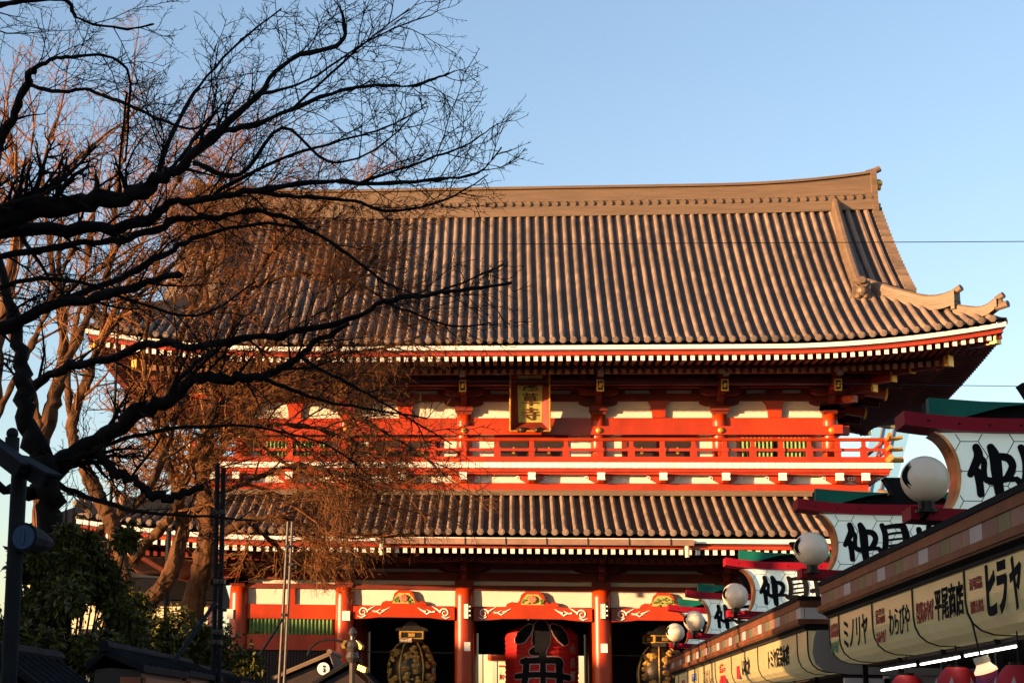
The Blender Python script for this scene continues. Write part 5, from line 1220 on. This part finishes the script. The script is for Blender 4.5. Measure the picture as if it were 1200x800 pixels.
shrub('lower evergreen shrub with sunlit yellowish tips between the trunks and the scaffold poles', [(190, 755, 36, 31), (225, 750, 34, 31.5), (262, 775, 34, 32), (205, 790, 45, 31), (290, 790, 26, 32), (240, 795, 40, 31.5), (170, 740, 24, 31)], 1700, 32, .09)

# ------------------------------------------------------------------ poles, lamps and kiosks on the left
def ptube(mb, pts, Y, wpx, o, n=10):
    mb.tube([at(x, y, Y) - o for x, y in pts], wpx / 2 * Y / F, n)
Y = 12.5; b = at(8, 840, Y); o0 = Vector((b.x, Y, 0)); t = thing('camera_post', 'dark street post with two hooded cameras and a loudspeaker at the left picture edge', 'post', tuple(o0))
m_ = MB(); m_.tube([(0, 0, 0), (0, 0, at(9, 545, Y).z)], .058, 16); tp = at(13, 545, Y) - o0; m_.tube([tp + Vector((0, 0, 0)), tp + Vector((0, 0, .20))], .052, 14); m_.build('post_shaft', 'steel', t)
m_ = MB(); m_.ball(at(14.5, 508, Y) - o0, .045, 14); m_.build('finial', 'steel', t)
for (pa, pb) in (((-14, 520), (28, 552)), ((24, 545), (58, 564))):
    hd = MB(); a, c_ = at(*pa, Y - .1) - o0, at(*pb, Y - .25) - o0; d = (c_ - a).normalized(); hd.beam(a, c_, .13, .11); hd.beam(a + Vector((0, 0, .062)) - d * .02, c_ + Vector((0, 0, .062)) + d * .05, .165, .02); h_ = hd.build('camera_housing', 'steel', t)
    q = MB(); q.tube([c_, c_ + d * .03], .035, 12); q.build('camera_lens', 'black', h_)
m_ = MB(); a, c_ = at(56, 637, Y + .25) - o0, at(28, 629, Y - .12) - o0; d = (c_ - a).normalized(); m_.tube([a, a + d * .16, c_ - d * .03, c_], [.05, .085, .10, .105], 12); sp_ = m_.build('loudspeaker', 'steel', t)
m_ = MB(); m_.tube([c_, c_ + d * .012], .085, 20); m_.bx(*[v for v in (c_.x - .008, c_.x + .008, c_.y - .03, c_.y - .02, c_.z - .05, c_.z + .05)]); m_.build('speaker_face', 'bluegrey', sp_)
m_ = MB(); m_.beam((0, 0, at(5, 610, Y).z), (c_ + a) / 2 + Vector((0, 0, .06)), .04, .03); m_.build('bracket', 'pole', t)
def pole_pair(label, ps, strut, Y, clamps, m):
    b = at(ps[0][1][0], 850, Y); o0 = Vector((b.x, Y, 0)); t = thing('scaffold_poles', label, 'scaffold', tuple(o0), 0, 'paired scaffold poles')
    for (p, q) in ps:
        m_ = MB(); A, B = at(*p, Y) - o0, at(*q, Y) - o0; d = (B - A); B = A + d * ((A.z - .0) / (A.z - B.z)); m_.tube([A, B], .033, 10); m_.build('pole', m, t)
    for (p, q) in strut:
        m_ = MB(); A, B = at(*p, Y - .2) - o0, at(*q, Y - 1.2) - o0; d = B - A; B = A + d * (A.z / (A.z - B.z)) * .999; m_.tube([A, B], .028, 8); m_.build('strut', 'steel', t)
    for (x, y) in clamps: m_ = MB(); c = at(x, y, Y) - o0; m_.box(c, (.16, .10, .06)); m_.tube([c + Vector((0, -.05, 0)), c + Vector((0, -.11, 0))], .02, 8); m_.build('clamp', 'pole', t)
pole_pair('pair of dark scaffold poles with a slanting brace, standing before the thick brown trunk', [((255, 543), (250, 792)), ((262, 548), (256.5, 792))], [((252, 706), (202, 778))], 24, [(257, 681), (255, 740), (253, 752), (258, 600)], 'steel')
pole_pair('pair of sunlit scaffold poles with a slanting brace before the green lattice', [((337.5, 611), (327, 800)), ((342.5, 611), (333, 800))], [((331, 725), (285, 797))], 38, [(334, 720), (343, 661), (338, 640)], 'pole')
# thin posts among the trunks
Y = 40; p = at(130, 320, Y); q = at(131, 560, Y); m_ = MB(); m_.tube([(0, 0, 0), (0, 0, p.z)], [.05, .03], 8); m_.tube([(0, 0, p.z), (0, 0, p.z + .1)], .05, 8); tag(m_.build('flag_pole', 'steel', None, False, (q.x, Y, 0)), 'slim dark vertical pole among the tree trunks on the left', 'pole')
Y = 50; p = at(198, 620, Y); m_ = MB(); m_.tube([(0, 0, 0), (0, 0, p.z)], .075, 10); m_.box((0, 0, p.z), (.22, .22, .08)); tag(m_.build('timber_post', 'steel', None, False, (p.x, Y, 0)), 'short grey post standing between the curved and the straight tree trunks', 'post')

def gable_kiosk(label, pl, pr, ptop, Y, depth, rooft, boardm, group='small roofed kiosks on the left', emblem=None):
    """small roofed kiosk whose ridge runs along the street; pl/pr: eave ends of the near gable in photo pixels"""
    A, B, T = at(*pl, Y), at(*pr, Y), at(*ptop, Y); cx = (A.x + B.x) / 2; hw = (B.x - A.x) / 2; ez = (A.z + B.z) / 2; t = thing('kiosk', label, 'kiosk', (cx, Y, 0), 0, group)
    tx = T.x - cx
    m_ = MB()
    for (e0, z0) in ((-hw, ez), (hw, ez)):
        m_.add([(e0, 0, z0), (tx, 0, T.z), (tx, depth, T.z), (e0, depth, z0), (e0, 0, z0 + .07), (tx, 0, T.z + .07), (tx, depth, T.z + .07), (e0, depth, z0 + .07)], [(0, 1, 2, 3), (7, 6, 5, 4), (0, 4, 5, 1), (2, 6, 7, 3), (3, 7, 4, 0)])
        for k in range(int(depth / .28)):
            y = .14 + .28 * k; m_.tube([(e0, y, z0 + .075), (tx, y, T.z + .075)], .03, 6)
    m_.tube([(tx, -.05, T.z + .09), (tx, depth + .05, T.z + .09)], .06, 8); rf = m_.build('roof', rooft, t)
    m_ = MB(); i_ = hw * .82; m_.prism([(-i_, .02), (i_, .02), (i_, ez + .02), (tx * .82, T.z - .12), (-i_, ez + .02)], lambda u, v, d: (u, d, v), .15, depth - .15); m_.build('body', 'darkdoor', t)
    m_ = MB(); m_.bx(i_ * .15, i_ * .98, .10, .148, ez - .42, ez - .05); m_.bx(i_ + .002, i_ + .04, .2, depth - .2, ez - .42, ez - .05); m_.bx(-i_ * .98, i_ * .98, .11, .147, .4, ez - .47); m_.build('board', boardm, t)
    if emblem:
        m_ = MB(); c = at(*emblem, Y - .06) - Vector((cx, Y, 0)); m_.lathe([(.135, -.01), (.135, .01)], (0, 0, 0), 28, Matrix.Translation(c) @ Matrix.Rotation(R(90), 4, 'X')); em = m_.build('round_emblem', 'white', t)
        m_ = MB(); m_.ball(c + Vector((.01, -.02, .05)), .026, 8); m_.ball(c + Vector((.01, -.02, -.005)), .02, 8); m_.tube([c + Vector((.03, -.02, -.03)), c + Vector((.0, -.02, -.075))], .018, 6); m_.build('emblem_mark', 'ink', em)
    return t
gable_kiosk('small dark roofed kiosk with an orange board, nearest of the stepped row', (101, 780), (168, 792), (122, 767), 18.0, 2.6, 'kiosk_roof', 'kiosk_wood')
gable_kiosk('small dark roofed kiosk with an orange board, in the middle of the stepped row', (160, 786), (222, 797), (177, 776), 22, 2.6, 'kiosk_roof', 'kiosk_wood')
gable_kiosk('low dark roofed kiosk at the right end of the stepped row, under the scaffold', (214, 798), (282, 806), (232, 790), 26.5, 3.0, 'kiosk_roof', 'kiosk_wood')
gable_kiosk('grey roofed kiosk with an orange edge right beside the camera post', (-70, 812), (46, 806), (-4, 772), 14.5, 2.0, 'kiosk_roof', 'kiosk_wood')
gable_kiosk('kiosk with a sloping grey roof and a round white emblem on its red gable', (318, 795), (396, 800), (386, 768), 40, 2.4, 'ridge', 'darkred', emblem=(379, 783))
gable_kiosk('kiosk with a dark roof over yellow painted end boards beside the ornate lamp', (366, 796), (440, 812), (412, 776), 37.5, 1.6, 'kiosk_roof', 'yellowwood')
Y = 35; b = at(412, 850, Y); o0 = Vector((b.x, Y, 0)); t = thing('ornate_lamp_post', 'ornate bronze lamp post with spotlights and a finial before the left passage', 'lamp post', tuple(o0)); tz = at(412, 775, Y).z
m_ = MB(); m_.tube([(0, 0, 0), (0, 0, .5), (0, 0, tz)], [.09, .07, .055], 12); m_.build('post_shaft', 'pole', t); zc = at(412, 758, Y).z
m_ = MB(); m_.lathe([(.06, tz - .02), (.13, tz + .08), (.10, tz + .18), (.15, tz + .28), (.12, tz + .36), (.05, tz + .42), (.05, tz + .48), (.085, tz + .54), (.05, tz + .62), (.01, tz + .66)], (0, 0, 0), 14); m_.build('ornate_head', 'pole', t)
for (pa, pb, wd) in (((418, 752), (425, 759), .08), ((406, 752), (402, 757), .08), ((421, 781), (430, 785), .10)):
    m_ = MB(); m_.beam(at(*pa, Y) - o0, at(*pb, Y - .1) - o0, wd, wd); m_.build('spotlight', 'brass', t)
M_arm = MB(); P = [at(x, y, Y) - o0 for x, y in ((408, 754), (390, 749), (375, 751), (365, 758), (360, 768))]; M_arm.tube(smooth_pts(P), .022, 7); M_arm.build('curved_arm', 'steel', t)

# bare trees added west of the forecourt, outside the frame, to dapple and dim the low sun on the gate's lower storey
def shading_tree(label, x, y, seed):
    rnd = random.Random(seed); t = thing('bare_tree', label, 'tree', (x, y, 0), 0, 'bare trees west of the forecourt'); tr, cr = MB(), MB()
    tr.tube([(0, 0, 0), (.1, 0, 1.6), (0, .1, 3.0), (.1, 0, 5.0), (0, 0, 6.6)], [.3, .24, .2, .12, .06], 10)
    PP = [(.3, 1.4, 3.2, R(62), .18, .0, .5, .03), (.22, .6, 1.5, R(45), .22, .0, .5, .016), (.14, .3, .8, R(42), .25, 0, .6, .011)]
    sprout(cr, [Vector((0, 0, 2.4)), Vector((.1, 0, 3.4)), Vector((0, .1, 4.4)), Vector((.1, 0, 5.4)), Vector((0, 0, 6.4))], .16, 0, PP, rnd)
    tr.build('trunk', 'bark_warm', t, True); cr.build('crown', 'twig_warm', t)
for k, (x, y) in enumerate(((-26, 50.5), (-29.5, 46), (-33, 42.5), (-27.5, 54.5), (-36, 38))):
    shading_tree(['bare tree west of the forecourt, second from the gate', 'bare tree in the middle of the western row', 'bare tree in the western row, second from the street', 'bare tree of the western row standing closest to the gate', 'bare tree of the western row farthest from the gate'][k], x, y, 60 + k)
